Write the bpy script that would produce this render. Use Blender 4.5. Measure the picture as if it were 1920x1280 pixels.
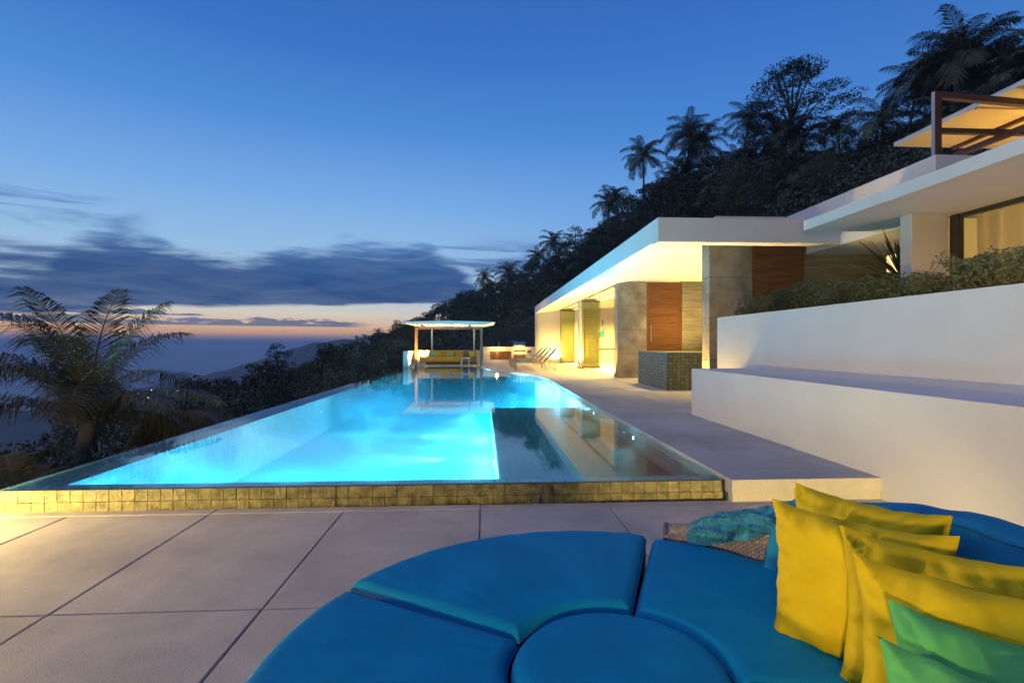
import bpy, math, random
import numpy as np
from mathutils import Vector, Matrix, noise as mnoise
R = math.radians
for o in list(bpy.data.objects): bpy.data.objects.remove(o)
sc = bpy.context.scene
col = sc.collection

# ------------------------------------------------------------------ camera
F, HY, VX, H = 960.0, 645.0, 906.0, 1.3          # focal length (px of 1920), horizon row, axis column, eye height
YAW = math.atan((960 - VX) / F)
cam_d = bpy.data.cameras.new('camera'); cam = bpy.data.objects.new('camera', cam_d); col.objects.link(cam)
cam_d.sensor_width = 36; cam_d.lens = F / 1920 * 36; cam_d.shift_y = (HY - 640) / 1920
cam_d.clip_start = .05; cam_d.clip_end = 60000
cam.location = (0, 0, H); cam.rotation_euler = (R(90), 0, -YAW)
sc.camera = cam
_c, _s = math.cos(YAW), math.sin(YAW)
def ray(px, py):
    u = (px - 960) / F; return (_s + u * _c, _c - u * _s, (HY - py) / F)
def onY(px, py, Y):
    d = ray(px, py); t = Y / d[1]; return Vector((d[0] * t, Y, H + d[2] * t))
def onZ(px, py, z):
    d = ray(px, py); t = (z - H) / d[2]; return Vector((d[0] * t, d[1] * t, z))

# ------------------------------------------------------------------ render / view
sc.view_settings.view_transform = 'Standard'; sc.view_settings.look = 'None'
sc.view_settings.exposure = 0; sc.view_settings.gamma = 1; sc.view_settings.use_curve_mapping = False
cy = sc.cycles
cy.use_denoising = True; cy.max_bounces = 8; cy.diffuse_bounces = 4; cy.glossy_bounces = 4; cy.transmission_bounces = 6
cy.transparent_max_bounces = 16; cy.volume_bounces = 1; cy.sample_clamp_indirect = 4
cy.caustics_reflective = False; cy.caustics_refractive = False
try: cy.use_light_tree = True
except Exception: pass

def lin(r, g, b):
    return tuple(((c / 255) / 12.92 if c / 255 <= .04045 else ((c / 255 + .055) / 1.055) ** 2.4) for c in (r, g, b)) + (1,)

# ------------------------------------------------------------------ world: dusk sky
class NT:
    def __init__(s, tree): s.t = tree; s.n = tree.nodes; s.l = tree.links
    def new(s, typ, **kw):
        n = s.n.new(typ)
        for k, v in kw.items(): setattr(n, k, v)
        return n
    def put(s, sock, v):
        if isinstance(v, bpy.types.NodeSocket): s.l.new(v, sock)
        else: sock.default_value = v
    def m(s, op, a, b=None, c=None, clamp=False):
        n = s.new('ShaderNodeMath', operation=op, use_clamp=clamp); s.put(n.inputs[0], a)
        if b is not None: s.put(n.inputs[1], b)
        if c is not None: s.put(n.inputs[2], c)
        return n.outputs[0]
    def mix(s, fac, a, b, blend='MIX'):
        n = s.new('ShaderNodeMix', data_type='RGBA', blend_type=blend); s.put(n.inputs[0], fac); s.put(n.inputs[6], a); s.put(n.inputs[7], b)
        return n.outputs[2]
    def ramp(s, fac, stops, interp='LINEAR'):
        n = s.new('ShaderNodeValToRGB'); r = n.color_ramp; r.interpolation = interp
        while len(r.elements) < len(stops): r.elements.new(.5)
        for e, (p, cc) in zip(r.elements, stops): e.position = p; e.color = cc
        s.put(n.inputs[0], fac); return n.outputs[0]
    def noise(s, vec, scale, detail=4, rough=.55, dist=0):
        n = s.new('ShaderNodeTexNoise'); s.put(n.inputs['Vector'], vec) if vec is not None else None
        n.inputs['Scale'].default_value = scale; n.inputs['Detail'].default_value = detail; n.inputs['Roughness'].default_value = rough
        n.inputs['Distortion'].default_value = dist
        return n.outputs[0]
    def comb(s, x, y, z):
        n = s.new('ShaderNodeCombineXYZ'); s.put(n.inputs[0], x); s.put(n.inputs[1], y); s.put(n.inputs[2], z); return n.outputs[0]
    def step(s, x, lo, hi):
        n = s.new('ShaderNodeMapRange', interpolation_type='SMOOTHSTEP'); s.put(n.inputs[0], x); s.put(n.inputs[1], lo); s.put(n.inputs[2], hi)
        return n.outputs[0]

def azf(px): return math.atan((px - 960) / 960) + YAW
def tf(px, py): return (HY - py) / 960 * math.cos(math.atan((px - 960) / 960))
SUN_AZ, SUN_EL = R(-48), R(6)
world = bpy.data.worlds.new('World'); sc.world = world; world.use_nodes = True
w = NT(world.node_tree); w.n.clear()
tc = w.new('ShaderNodeTexCoord'); sep = w.new('ShaderNodeSeparateXYZ'); w.l.new(tc.outputs['Generated'], sep.inputs[0])
dx, dy, dz = sep.outputs
hor = w.m('MAXIMUM', w.m('SQRT', w.m('ADD', w.m('MULTIPLY', dx, dx), w.m('MULTIPLY', dy, dy))), .001)
t = w.m('DIVIDE', dz, hor); az = w.m('ARCTAN2', dx, dy)
tt = w.m('MAXIMUM', t, 0)
grad = w.ramp(tt, [(0, lin(120, 118, 158)), (.010, lin(168, 142, 150)), (.020, lin(252, 186, 118)), (.032, lin(246, 200, 150)),
                   (.055, lin(226, 216, 196)), (.09, lin(178, 202, 218)), (.17, lin(146, 186, 222)), (.27, lin(116, 166, 222)),
                   (.40, lin(78, 136, 208)), (.55, lin(55, 111, 190)), (.72, lin(47, 99, 176)), (1, lin(36, 80, 152))], 'B_SPLINE' if False else 'LINEAR')
cool = w.ramp(tt, [(0, lin(110, 140, 190)), (.12, lin(120, 165, 220)), (.28, lin(92, 148, 214)), (.42, lin(66, 124, 200)), (.6, lin(52, 106, 186)), (1, lin(36, 80, 152))])
glow = w.m('SUBTRACT', 1, w.step(w.m('ABSOLUTE', w.m('SUBTRACT', az, SUN_AZ)), .55, 1.5))
base0 = w.mix(glow, cool, grad)
daz = w.m('ABSOLUTE', w.m('SUBTRACT', az, SUN_AZ)); daz = w.m('MINIMUM', daz, w.m('SUBTRACT', 2 * math.pi, daz))
fall = w.m('SUBTRACT', 1, w.m('MULTIPLY', w.step(daz, 1.3, 2.9), .6))
base = w.mix(1, base0, w.comb(fall, fall, fall), 'MULTIPLY')
# --- cloud bank low in the west, drawn in azimuth / elevation
cv = w.comb(w.m('MULTIPLY', az, 3.2), w.m('MULTIPLY', t, 17), 0)
n1 = w.m('SUBTRACT', w.noise(cv, 1.7, 6, .55, .4), .5)
cv2 = w.comb(w.m('MULTIPLY', az, 9), w.m('MULTIPLY', t, 60), 3.3)
n2 = w.m('SUBTRACT', w.noise(cv2, 1.6, 5, .6), .5)
AZ0, AZ1 = -1.6, .25
def azr(px): return (azf(px) - AZ0) / (AZ1 - AZ0)
azn = w.m('DIVIDE', w.m('SUBTRACT', az, AZ0), AZ1 - AZ0, clamp=True)
def g(v): return (v, v, v, 1)
top = w.ramp(azn, [(0, g(.20)), (.25, g(.16)), (azr(-60), g(tf(0, 482))), (azr(90), g(tf(90, 478))), (azr(130), g(tf(130, 448))), (azr(210), g(tf(210, 432))),
                   (azr(330), g(tf(330, 456))), (azr(450), g(tf(450, 484))), (azr(520), g(tf(520, 468))), (azr(640), g(tf(640, 457))), (azr(810), g(tf(810, 460))),
                   (azr(850), g(tf(850, 490))), (azr(905), g(tf(905, 545))), (azr(960), g(.03)), (1, g(.02))])
bot = w.ramp(azn, [(0, g(.05)), (azr(60), g(tf(60, 588))), (azr(230), g(tf(230, 574))), (azr(520), g(tf(520, 575))), (azr(800), g(tf(800, 570))), (1, g(.08))])
up = w.step(w.m('SUBTRACT', w.m('ADD', w.m('ADD', top, w.m('MULTIPLY', n1, .085)), w.m('MULTIPLY', n2, .05)), t), -.012, .026)
dn = w.step(w.m('SUBTRACT', w.m('ADD', t, w.m('MULTIPLY', n2, .012)), bot), -.002, .005)
bank = w.m('MULTIPLY', up, dn)
# wind-drawn wisps above and right of the bank
cvw = w.comb(w.m('MULTIPLY', az, 2.6), w.m('MULTIPLY', t, 22), 7.7)
nw = w.noise(cvw, 1.5, 5, .5, .6)
wz = w.m('MULTIPLY', w.m('SUBTRACT', 1, w.step(az, azf(190), azf(300))), w.m('MULTIPLY', w.step(t, .10, .13), w.m('SUBTRACT', 1, w.step(t, .20, .235))))
wz2 = w.m('MULTIPLY', w.m('MULTIPLY', w.step(az, azf(760), azf(840)), w.m('SUBTRACT', 1, w.step(az, azf(1020), azf(1130)))),
          w.m('MULTIPLY', w.step(t, .085, .12), w.m('SUBTRACT', 1, w.step(t, .17, .215))))
wisp = w.m('MULTIPLY', w.step(nw, .45, .60), w.m('ADD', wz, wz2, clamp=True))
# small cumulus rows under the bank
cvs = w.comb(w.m('MULTIPLY', az, 15), w.m('MULTIPLY', t, 70), 1.1)
ns = w.noise(cvs, 1.3, 6, .6)
rb = w.m('MULTIPLY', w.step(t, .0305, .033), w.m('SUBTRACT', 1, w.step(w.m('ADD', t, w.m('MULTIPLY', w.m('SUBTRACT', ns, .5), -.05)), .038, .042)))
rbz = w.m('SUBTRACT', 1, w.step(az, azf(640), azf(705)))
rc = w.m('MULTIPLY', w.step(t, .0465, .048), w.m('SUBTRACT', 1, w.step(w.m('ADD', t, w.m('MULTIPLY', w.m('SUBTRACT', ns, .5), -.04)), .051, .054)))
rcz = w.m('SUBTRACT', 1, w.step(az, azf(360), azf(400)))
row = w.m('ADD', w.m('MULTIPLY', rb, rbz), w.m('MULTIPLY', rc, rcz), clamp=True)
ccol = w.ramp(w.m('ADD', t, w.m('MULTIPLY', w.m('ADD', n1, n2), .12)), [(.03, lin(84, 106, 140)), (.06, lin(52, 86, 132)), (.10, lin(32, 68, 120)), (.15, lin(46, 84, 138)), (.20, lin(62, 106, 166)), (.25, lin(78, 124, 186))])
sky1 = w.mix(w.m('MULTIPLY', wisp, .8), base, ccol)
sky2 = w.mix(w.m('MULTIPLY', row, .85), sky1, ccol)
sky3 = w.mix(w.m('MULTIPLY', bank, w.m('ADD', .94, w.m('MULTIPLY', n1, .4), clamp=True)), sky2, ccol)
nish = w.new('ShaderNodeTexSky'); nish.sky_type = 'NISHITA'; nish.sun_disc = False
nish.sun_elevation = R(0.5); nish.sun_rotation = SUN_AZ; nish.altitude = 200
b1 = w.new('ShaderNodeBackground'); w.l.new(sky3, b1.inputs[0]); b1.inputs[1].default_value = 1.12
b2 = w.new('ShaderNodeBackground'); w.l.new(nish.outputs[0], b2.inputs[0]); b2.inputs[1].default_value = .0003
ad = w.new('ShaderNodeAddShader'); w.l.new(b1.outputs[0], ad.inputs[0]); w.l.new(b2.outputs[0], ad.inputs[1])
wo = w.new('ShaderNodeOutputWorld'); w.l.new(ad.outputs[0], wo.inputs[0])

# afterglow of the set sun: one very soft, weak sun from the west
sun_d = bpy.data.lights.new('sun', 'SUN'); sun_d.energy = .55; sun_d.angle = R(70); sun_d.color = (1, .76, .66)
sun = bpy.data.objects.new('sun', sun_d); col.objects.link(sun)
sdir = Vector((math.sin(SUN_AZ - .5) * math.cos(R(55)), math.cos(SUN_AZ - .5) * math.cos(R(55)), math.sin(R(55))))
sun.rotation_euler = sdir.to_track_quat('Z', 'Y').to_euler(); sun.location = sdir * 50

# ------------------------------------------------------------------ materials
def mat(name, c, rough=.6, var=.0, vscale=6, bump=0, bscale=40, spec=.5, metal=0, c2=None, stretch=None, rnd=0, trans=0, sheen=0, wpos=False, speck=0):
    m = bpy.data.materials.new(name); m.use_nodes = True; q = NT(m.node_tree); q.n.clear()
    out = q.new('ShaderNodeOutputMaterial'); p = q.new('ShaderNodeBsdfPrincipled'); q.l.new(p.outputs[0], out.inputs[0])
    cc = tuple(c[:3]) + (1,)
    p.inputs['Roughness'].default_value = rough; p.inputs['Metallic'].default_value = metal; p.inputs['Specular IOR Level'].default_value = spec
    tcn = q.new('ShaderNodeTexCoord'); vec = tcn.outputs['Object']
    if wpos: vec = q.new('ShaderNodeNewGeometry').outputs['Position']
    if stretch:
        mp = q.new('ShaderNodeMapping'); q.l.new(vec, mp.inputs[0]); mp.inputs['Scale'].default_value = stretch; vec = mp.outputs[0]
    cout = None
    if var or c2:
        n = q.noise(vec, vscale, 6, .6, .2)
        lo = tuple(x * (1 - var) for x in cc[:3]) + (1,); hi = (tuple(c2[:3]) + (1,)) if c2 else tuple(min(1, x * (1 + var)) for x in cc[:3]) + (1,)
        cout = q.ramp(n, [(.3, lo), (.7, hi)])
    if speck:
        sp = q.ramp(q.noise(vec, speck, 3, .7), [(.32, (.84, .84, .84, 1)), (.5, (1, 1, 1, 1)), (.72, (1.1, 1.1, 1.1, 1))]); st = q.ramp(q.noise(vec, .45, 4, .6, .6), [(.38, (.86, .85, .83, 1)), (.6, (1, 1, 1, 1))])
        cout = q.mix(1, q.mix(1, cout if cout is not None else cc, sp, 'MULTIPLY'), st, 'MULTIPLY')
    if rnd:
        oi = q.new('ShaderNodeObjectInfo')
        f = q.m('ADD', 1 - rnd, q.m('MULTIPLY', oi.outputs['Random'], 2 * rnd))
        cout = q.mix(1, cout if cout is not None else cc, q.comb(f, f, f), 'MULTIPLY')
    if cout is not None: q.l.new(cout, p.inputs['Base Color'])
    else: p.inputs['Base Color'].default_value = cc
    if trans:
        p.inputs['Subsurface Weight'].default_value = 0
    if sheen: p.inputs['Sheen Weight'].default_value = sheen
    if bump:
        bn = q.noise(vec, bscale, 5, .6); b = q.new('ShaderNodeBump'); b.inputs['Strength'].default_value = bump; b.inputs['Distance'].default_value = .02
        q.l.new(bn, b.inputs['Height']); q.l.new(b.outputs[0], p.inputs['Normal'])
    m['p'] = p.name
    return m
def emit(name, c, s):
    m = bpy.data.materials.new(name); m.use_nodes = True; q = NT(m.node_tree); q.n.clear()
    out = q.new('ShaderNodeOutputMaterial'); e = q.new('ShaderNodeEmission'); e.inputs[0].default_value = tuple(c[:3]) + (1,); e.inputs[1].default_value = s
    q.l.new(e.outputs[0], out.inputs[0]); return m
def clear(name, tint, rough=0, ior=1.45, bump=0, bscale=3, dens=1.0, bstretch=(1, 1, 1), dist=.02, thin=True):
    m = bpy.data.materials.new(name); m.use_nodes = True; q = NT(m.node_tree); q.n.clear()
    out = q.new('ShaderNodeOutputMaterial'); tr = q.new('ShaderNodeBsdfTransparent'); tr.inputs[0].default_value = tuple(tint[:3]) + (1,)
    gl = q.new('ShaderNodeBsdfGlossy'); gl.inputs['Roughness'].default_value = rough; fr = q.new('ShaderNodeFresnel'); fr.inputs[0].default_value = ior
    if thin:
        bf = q.new('ShaderNodeNewGeometry').outputs['Backfacing']; q.l.new(q.m('ADD', ior, q.m('MULTIPLY', bf, 1 / ior - ior)), fr.inputs[0])
    if bump:
        tcn = q.new('ShaderNodeTexCoord'); mp = q.new('ShaderNodeMapping'); q.l.new(tcn.outputs['Object'], mp.inputs[0]); mp.inputs['Scale'].default_value = bstretch
        bn = q.noise(mp.outputs[0], bscale, 3, .5); b = q.new('ShaderNodeBump'); b.inputs['Strength'].default_value = bump; b.inputs['Distance'].default_value = dist
        q.l.new(bn, b.inputs['Height']); q.l.new(b.outputs[0], gl.inputs['Normal'])
    mx = q.new('ShaderNodeMixShader'); q.l.new(q.m('MULTIPLY', fr.outputs[0], dens, clamp=True), mx.inputs[0]); q.l.new(tr.outputs[0], mx.inputs[1]); q.l.new(gl.outputs[0], mx.inputs[2])
    q.l.new(mx.outputs[0], out.inputs[0]); return m
def brickmat(name, c1, c2, mortar, w_, h_, msize, rough=.5, axes='XZ', bump=.6, off=0.0, spec=.5):
    m = bpy.data.materials.new(name); m.use_nodes = True; q = NT(m.node_tree); q.n.clear()
    out = q.new('ShaderNodeOutputMaterial'); p = q.new('ShaderNodeBsdfPrincipled'); q.l.new(p.outputs[0], out.inputs[0])
    p.inputs['Roughness'].default_value = rough; p.inputs['Specular IOR Level'].default_value = spec
    g_ = q.new('ShaderNodeNewGeometry'); s_ = q.new('ShaderNodeSeparateXYZ'); q.l.new(g_.outputs['Position'], s_.inputs[0])
    ix = 'XYZ'.index(axes[0]); iy = 'XYZ'.index(axes[1])
    v = q.comb(s_.outputs[ix], s_.outputs[iy], 0)
    b = q.new('ShaderNodeTexBrick'); b.offset = off; q.l.new(v, b.inputs[0])
    b.inputs['Color1'].default_value = c1; b.inputs['Color2'].default_value = c2; b.inputs['Mortar'].default_value = mortar
    b.inputs['Scale'].default_value = 1; b.inputs['Mortar Size'].default_value = msize; b.inputs['Brick Width'].default_value = w_; b.inputs['Row Height'].default_value = h_
    b.inputs['Mortar Smooth'].default_value = .2
    n = q.noise(g_.outputs['Position'], 5, 5, .6)
    f = q.m('ADD', .6, q.m('MULTIPLY', n, .8))
    q.l.new(q.mix(1, b.outputs[0], q.comb(f, f, f), 'MULTIPLY'), p.inputs['Base Color'])
    bu = q.new('ShaderNodeBump'); bu.inputs['Strength'].default_value = bump; bu.inputs['Distance'].default_value = .006; bu.invert = True
    q.l.new(b.outputs['Fac'], bu.inputs['Height']); q.l.new(bu.outputs[0], p.inputs['Normal'])
    return m

M = {}
M['white'] = mat('white_render', (.64, .63, .61), .75, .06, .9, .14, 45, .3)
M['ceiling'] = mat('ceiling_paint', (.8, .79, .76), .8, .03, 1, 0, spec=.2)
M['slab'] = mat('patio_concrete', (.44, .405, .39), .72, .16, 1.7, .22, 170, .35, c2=(.56, .515, .49), rnd=.07, wpos=True, speck=110)
M['deck'] = mat('deck_concrete', (.42, .40, .39), .7, .13, 1.5, .18, 160, .35, c2=(.52, .49, .47), rnd=.06, wpos=True, speck=110)
M['joint'] = mat('joint_dark', (.035, .032, .03), .9)
M['concrete'] = mat('board_concrete', (.21, .175, .14), .7, .4, 2.0, .35, 30, .3, c2=(.36, .31, .26), rnd=.06)
M['rammed'] = mat('layered_stone_wall', (.17, .158, .13), .8, .32, 3, .5, 10, .3, c2=(.30, .28, .225), stretch=(.5, .5, 9))
M['wood'] = mat('teak', (.12, .046, .016), .45, .35, 3, .15, 30, .4, c2=(.20, .082, .030), stretch=(.6, .6, 12), rnd=.12)
M['darkwood'] = mat('dark_timber', (.10, .042, .022), .5, .3, 5, .1, 30, .4, stretch=(3, 3, .6))
M['post'] = mat('painted_post', (.20, .085, .045), .5, .15, 4)
M['dark'] = mat('dark_metal', (.03, .025, .022), .45, .1, 8)
M['steel'] = mat('brushed_steel', (.55, .56, .58), .28, .06, 20, metal=1)
M['frame'] = mat('bronze_frame', (.16, .13, .09), .4, .1, 8, metal=.6)
M['tile'] = mat('green_stone_tile', (.12, .105, .04), .45, .5, 13, .5, 50, .5, c2=(.32, .28, .125), rnd=.12, wpos=True)
M['rim'] = brickmat('submerged_rim_tile', (.30, .62, .68, 1), (.36, .70, .74, 1), (.18, .40, .44, 1), .1, .1, .006, .4, 'XY')
M['poolfloor'] = brickmat('pool_floor_tile', (.30, .66, .72, 1), (.34, .70, .76, 1), (.24, .56, .62, 1), .1, .1, .004, .5, 'XY', .2)
M['poolwall'] = brickmat('pool_wall_tile', (.33, .68, .72, 1), (.42, .76, .78, 1), (.25, .55, .6, 1), .1, .1, .005, .5, 'YZ', .3)
M['poolfront'] = brickmat('pool_end_tile', (.30, .64, .70, 1), (.36, .70, .76, 1), (.22, .5, .56, 1), .1, .1, .005, .5, 'XZ', .3)
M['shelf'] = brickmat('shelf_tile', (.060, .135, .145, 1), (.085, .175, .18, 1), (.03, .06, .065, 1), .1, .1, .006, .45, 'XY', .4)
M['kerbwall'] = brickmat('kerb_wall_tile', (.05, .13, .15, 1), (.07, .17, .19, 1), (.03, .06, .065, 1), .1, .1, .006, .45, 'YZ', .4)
M['planter'] = brickmat('planter_mosaic', (.13, .14, .085, 1), (.24, .235, .15, 1), (.05, .05, .03, 1), .1, .08, .006, .55, 'XZ', .8)
M['water'] = clear('pool_water', (.72, .96, 1), .04, 1.36, .05, 1.4, 1.35, (1.6, .5, 1), .02, False)
M['glass'] = clear('door_glass', (.975, .985, .90), .02, 1.5)
M['glass2'] = clear('window_glass', (.9, .9, .88), .01, 1.5)
M['blue'] = mat('blue_outdoor_fabric', (.001, .235, .46), .72, .10, 4, .18, 260, .12, c2=(.002, .27, .52))
M['bluepad'] = mat('blue_backrest_fabric', (.004, .17, .36), .7, .15, 5, .25, 30, .25, c2=(.008, .24, .46))
M['pipe'] = mat('blue_piping', (.003, .14, .30), .7)
M['yellow'] = mat('yellow_fabric', (.62, .44, .006), .75, .06, 6, .15, 300, .2, c2=(.72, .53, .010))
M['green'] = mat('green_fabric', (.085, .42, .115), .75, .08, 6, .15, 300, .2, c2=(.125, .50, .15))
M['teal'] = mat('blue_folded_cloth', (.006, .09, .25), .7, .3, 30, .4, 60, .2, c2=(.05, .30, .44))
M['sofa'] = mat('yellow_sofa_fabric', (.70, .42, .02), .75, .06, 6)
M['aqua'] = mat('aqua_cushion_fabric', (.10, .36, .36), .75, .06, 6)
M['greyfab'] = mat('grey_fabric', (.17, .15, .13), .8, .1, 8)
M['sling'] = mat('taupe_sling', (.21, .18, .145), .7, .1, 12)
M['slingw'] = mat('pale_sling', (.5, .47, .42), .7, .1, 12)
M['alu'] = mat('taupe_aluminium', (.36, .31, .25), .45, .05, 8, metal=.2)
M['towel'] = mat('blue_towel', (.03, .26, .42), .9, .1, 20, .3, 200)
M['curtain'] = mat('curtain_cloth', (.62, .56, .46), .85, .05, 6)
M['canvas'] = mat('canopy_panel', (.74, .56, .24), .7, .04, 4)
M['bark'] = mat('bark', (.085, .07, .055), .85, .3, 6, .5, 14)
M['palmbark'] = mat('palm_bark', (.15, .125, .095), .85, .25, 5, .5, 12)
def leafmat(name, c, var=.5):
    m = mat(name, c, .55, var, .9, 0, spec=.3, c2=tuple(x * 1.9 for x in c), rnd=.42); return m
M['leaf'] = leafmat('forest_leaf', (.055, .066, .036))
M['leaf2'] = leafmat('forest_leaf_blue', (.046, .064, .046))
M['palmleaf'] = leafmat('palm_leaf', (.062, .074, .036))
M['nearpalm'] = leafmat('near_palm_leaf', (.060, .050, .018))
M['olive'] = leafmat('dry_frond_leaf', (.075, .058, .018))
M['hedge'] = leafmat('hedge_leaf', (.13, .135, .05))
M['soil'] = mat('forest_floor', (.030, .030, .020), .95, .4, .3, .3, 3)
M['hill'] = mat('far_forest', (.030, .045, .030), .95, .4, .02, 0)
M['sea'] = mat('sea_water', (.03, .06, .10), .35, .1, .002, 0, spec=.4)
WARM = (1, .63, .14)
M['lampglow'] = emit('warm_lamp', (1, .74, .30), 3)
M['shade'] = emit('lit_lampshade', (1, .70, .26), 1.6)
M['poolglow'] = emit('pool_lamp_lens', (.75, .95, 1), 9)
M['town'] = emit('town_lamp', (1, .9, .65), 14)

# ------------------------------------------------------------------ mesh helpers
class MB:
    def __init__(s): s.v = []; s.f = []
    def add(s, vs, fs):
        b = len(s.v); s.v += [tuple(p) for p in vs]; s.f += [tuple(i + b for i in f) for f in fs]; return s
    def box(s, x0, y0, z0, x1, y1, z1, ch=0):
        if x0 > x1: x0, x1 = x1, x0
        if y0 > y1: y0, y1 = y1, y0
        if z0 > z1: z0, z1 = z1, z0
        if not ch:
            s.add([(x0, y0, z0), (x1, y0, z0), (x1, y1, z0), (x0, y1, z0), (x0, y0, z1), (x1, y0, z1), (x1, y1, z1), (x0, y1, z1)],
                  [(0, 3, 2, 1), (4, 5, 6, 7), (0, 1, 5, 4), (1, 2, 6, 5), (2, 3, 7, 6), (3, 0, 4, 7)])
        else:   # chamfered on every edge
            c = min(ch, (x1 - x0) / 3, (y1 - y0) / 3, (z1 - z0) / 3)
            P = []; X = (x0, x1); Y = (y0, y1); Z = (z0, z1); sg = (1, -1); idx = {}
            for i in (0, 1):
                for j in (0, 1):
                    for k in (0, 1):
                        for a in range(3):
                            p = [X[i] + c * sg[i], Y[j] + c * sg[j], Z[k] + c * sg[k]]
                            p[a] = (X[i], Y[j], Z[k])[a]; idx[(i, j, k, a)] = len(P); P.append(p)
            I = lambda i, j, k, a: idx[(i, j, k, a)]
            Fs = []
            for k in (0, 1):
                q = [I(0, 0, k, 2), I(1, 0, k, 2), I(1, 1, k, 2), I(0, 1, k, 2)]; Fs.append(q if k else q[::-1])
            for j in (0, 1):
                q = [I(0, j, 0, 1), I(1, j, 0, 1), I(1, j, 1, 1), I(0, j, 1, 1)]; Fs.append(q[::-1] if j else q)
            for i in (0, 1):
                q = [I(i, 0, 0, 0), I(i, 1, 0, 0), I(i, 1, 1, 0), I(i, 0, 1, 0)]; Fs.append(q if i else q[::-1])
            for i in (0, 1):
                for j in (0, 1):
                    q = [I(i, j, 0, 0), I(i, j, 0, 1), I(i, j, 1, 1), I(i, j, 1, 0)]; Fs.append(q if (i == j) else q[::-1])
            for i in (0, 1):
                for k in (0, 1):
                    q = [I(i, 0, k, 0), I(i, 0, k, 2), I(i, 1, k, 2), I(i, 1, k, 0)]; Fs.append(q[::-1] if (i == k) else q)
            for j in (0, 1):
                for k in (0, 1):
                    q = [I(0, j, k, 1), I(0, j, k, 2), I(1, j, k, 2), I(1, j, k, 1)]; Fs.append(q if (j == k) else q[::-1])
            for i in (0, 1):
                for j in (0, 1):
                    for k in (0, 1):
                        q = [I(i, j, k, 0), I(i, j, k, 1), I(i, j, k, 2)]; Fs.append(q if (i + j + k) % 2 else q[::-1])
            s.add(P, Fs)
        return s
    def bar(s, a, b, wd, ht, up=(0, 0, 1)):       # rectangular bar from a to b
        a = Vector(a); b = Vector(b); d = (b - a).normalized(); u = Vector(up)
        sd = d.cross(u)
        if sd.length < 1e-4: sd = d.cross(Vector((1, 0, 0)))
        sd.normalize(); u = sd.cross(d).normalized(); sd *= wd / 2; u *= ht / 2
        vs = [p + x * sd + y * u for p in (a, b) for x, y in ((-1, -1), (1, -1), (1, 1), (-1, 1))]
        return s.add(vs, [(0, 1, 2, 3), (7, 6, 5, 4), (0, 4, 5, 1), (1, 5, 6, 2), (2, 6, 7, 3), (3, 7, 4, 0)])
    def tube(s, pts, rad, n=8, cap=True):
        pts = [Vector(p) for p in pts]; rings = []; ref = None
        for i, p in enumerate(pts):
            d = (pts[min(i + 1, len(pts) - 1)] - pts[max(i - 1, 0)]).normalized()
            if ref is None:
                ref = d.cross(Vector((0, 0, 1)) if abs(d.z) < .9 else Vector((1, 0, 0))).normalized()
            ref = (ref - d * ref.dot(d)).normalized(); bi = d.cross(ref)
            r = rad[i] if isinstance(rad, (list, tuple)) else rad
            rings.append([p + (ref * math.cos(2 * math.pi * k / n) + bi * math.sin(2 * math.pi * k / n)) * r for k in range(n)])
        vs = [q for rg in rings for q in rg]; fs = []
        for i in range(len(rings) - 1):
            for k in range(n):
                fs.append((i * n + k, i * n + (k + 1) % n, (i + 1) * n + (k + 1) % n, (i + 1) * n + k))
        if cap: fs.append(tuple(range(n - 1, -1, -1))); fs.append(tuple((len(rings) - 1) * n + k for k in range(n)))
        return s.add(vs, fs)
    def prism(s, poly, z0, z1):
        n = len(poly); vs = [(x, y, z0) for x, y in poly] + [(x, y, z1) for x, y in poly]
        return s.add(vs, [tuple(range(n - 1, -1, -1)), tuple(range(n, 2 * n))] + [(i, (i + 1) % n, n + (i + 1) % n, n + i) for i in range(n)])
    def grid(s, fn, nu, nv, closed_u=False):
        vs = [fn(i / (nu - (0 if closed_u else 1)), j / (nv - 1)) for j in range(nv) for i in range(nu)]; fs = []
        for j in range(nv - 1):
            for i in range(nu if closed_u else nu - 1):
                i2 = (i + 1) % nu; fs.append((j * nu + i, j * nu + i2, (j + 1) * nu + i2, (j + 1) * nu + i))
        return s.add(vs, fs)
    def disc(s, c, r, nrm, n=16, th=.02):
        c = Vector(c); d = Vector(nrm).normalized(); return s.tube([c, c + d * th], r, n)
    def mesh(s, name, m, smooth=False):
        me = bpy.data.meshes.new(name); me.from_pydata(s.v, [], s.f); me.materials.append(m)
        if smooth: me.polygons.foreach_set('use_smooth', [True] * len(me.polygons))
        me.update(); return me
    def build(s, name, m, parent=None, smooth=False, **kw):
        return obj(name, s.mesh(name, m, smooth), parent, **kw)
def obj(name, me, parent=None, kind=None, label=None, cat=None, group=None):
    o = bpy.data.objects.new(name, me); col.objects.link(o)
    if parent is not None:
        o.parent = parent; o.matrix_parent_inverse = Matrix.Translation(-Vector(parent.get('base', (0, 0, 0)))) if 'base' in parent else Matrix.Identity(4)
    if kind: o['kind'] = kind
    if label: o['label'] = label
    if cat: o['category'] = cat
    if group: o['group'] = group
    return o
def thing(name, loc, label, cat, group=None, local=False):
    o = bpy.data.objects.new(name, None); col.objects.link(o); o.location = loc; o.empty_display_size = .2
    o['label'] = label; o['category'] = cat
    if group: o['group'] = group
    if not local: o['base'] = tuple(loc)
    return o
def sub(name, mb, m, part, smooth=False, kind=None):        # sub-part: built in the same coordinates as its part
    o = bpy.data.objects.new(name, mb.mesh(name, m, smooth)); col.objects.link(o); o.parent = part
    if kind: o['kind'] = kind
    return o
def copy_tree(o, parent=None):
    c = o.copy(); col.objects.link(c)
    if parent is not None: c.parent = parent
    for ch in list(o.children): copy_tree(ch, c)
    return c
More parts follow.
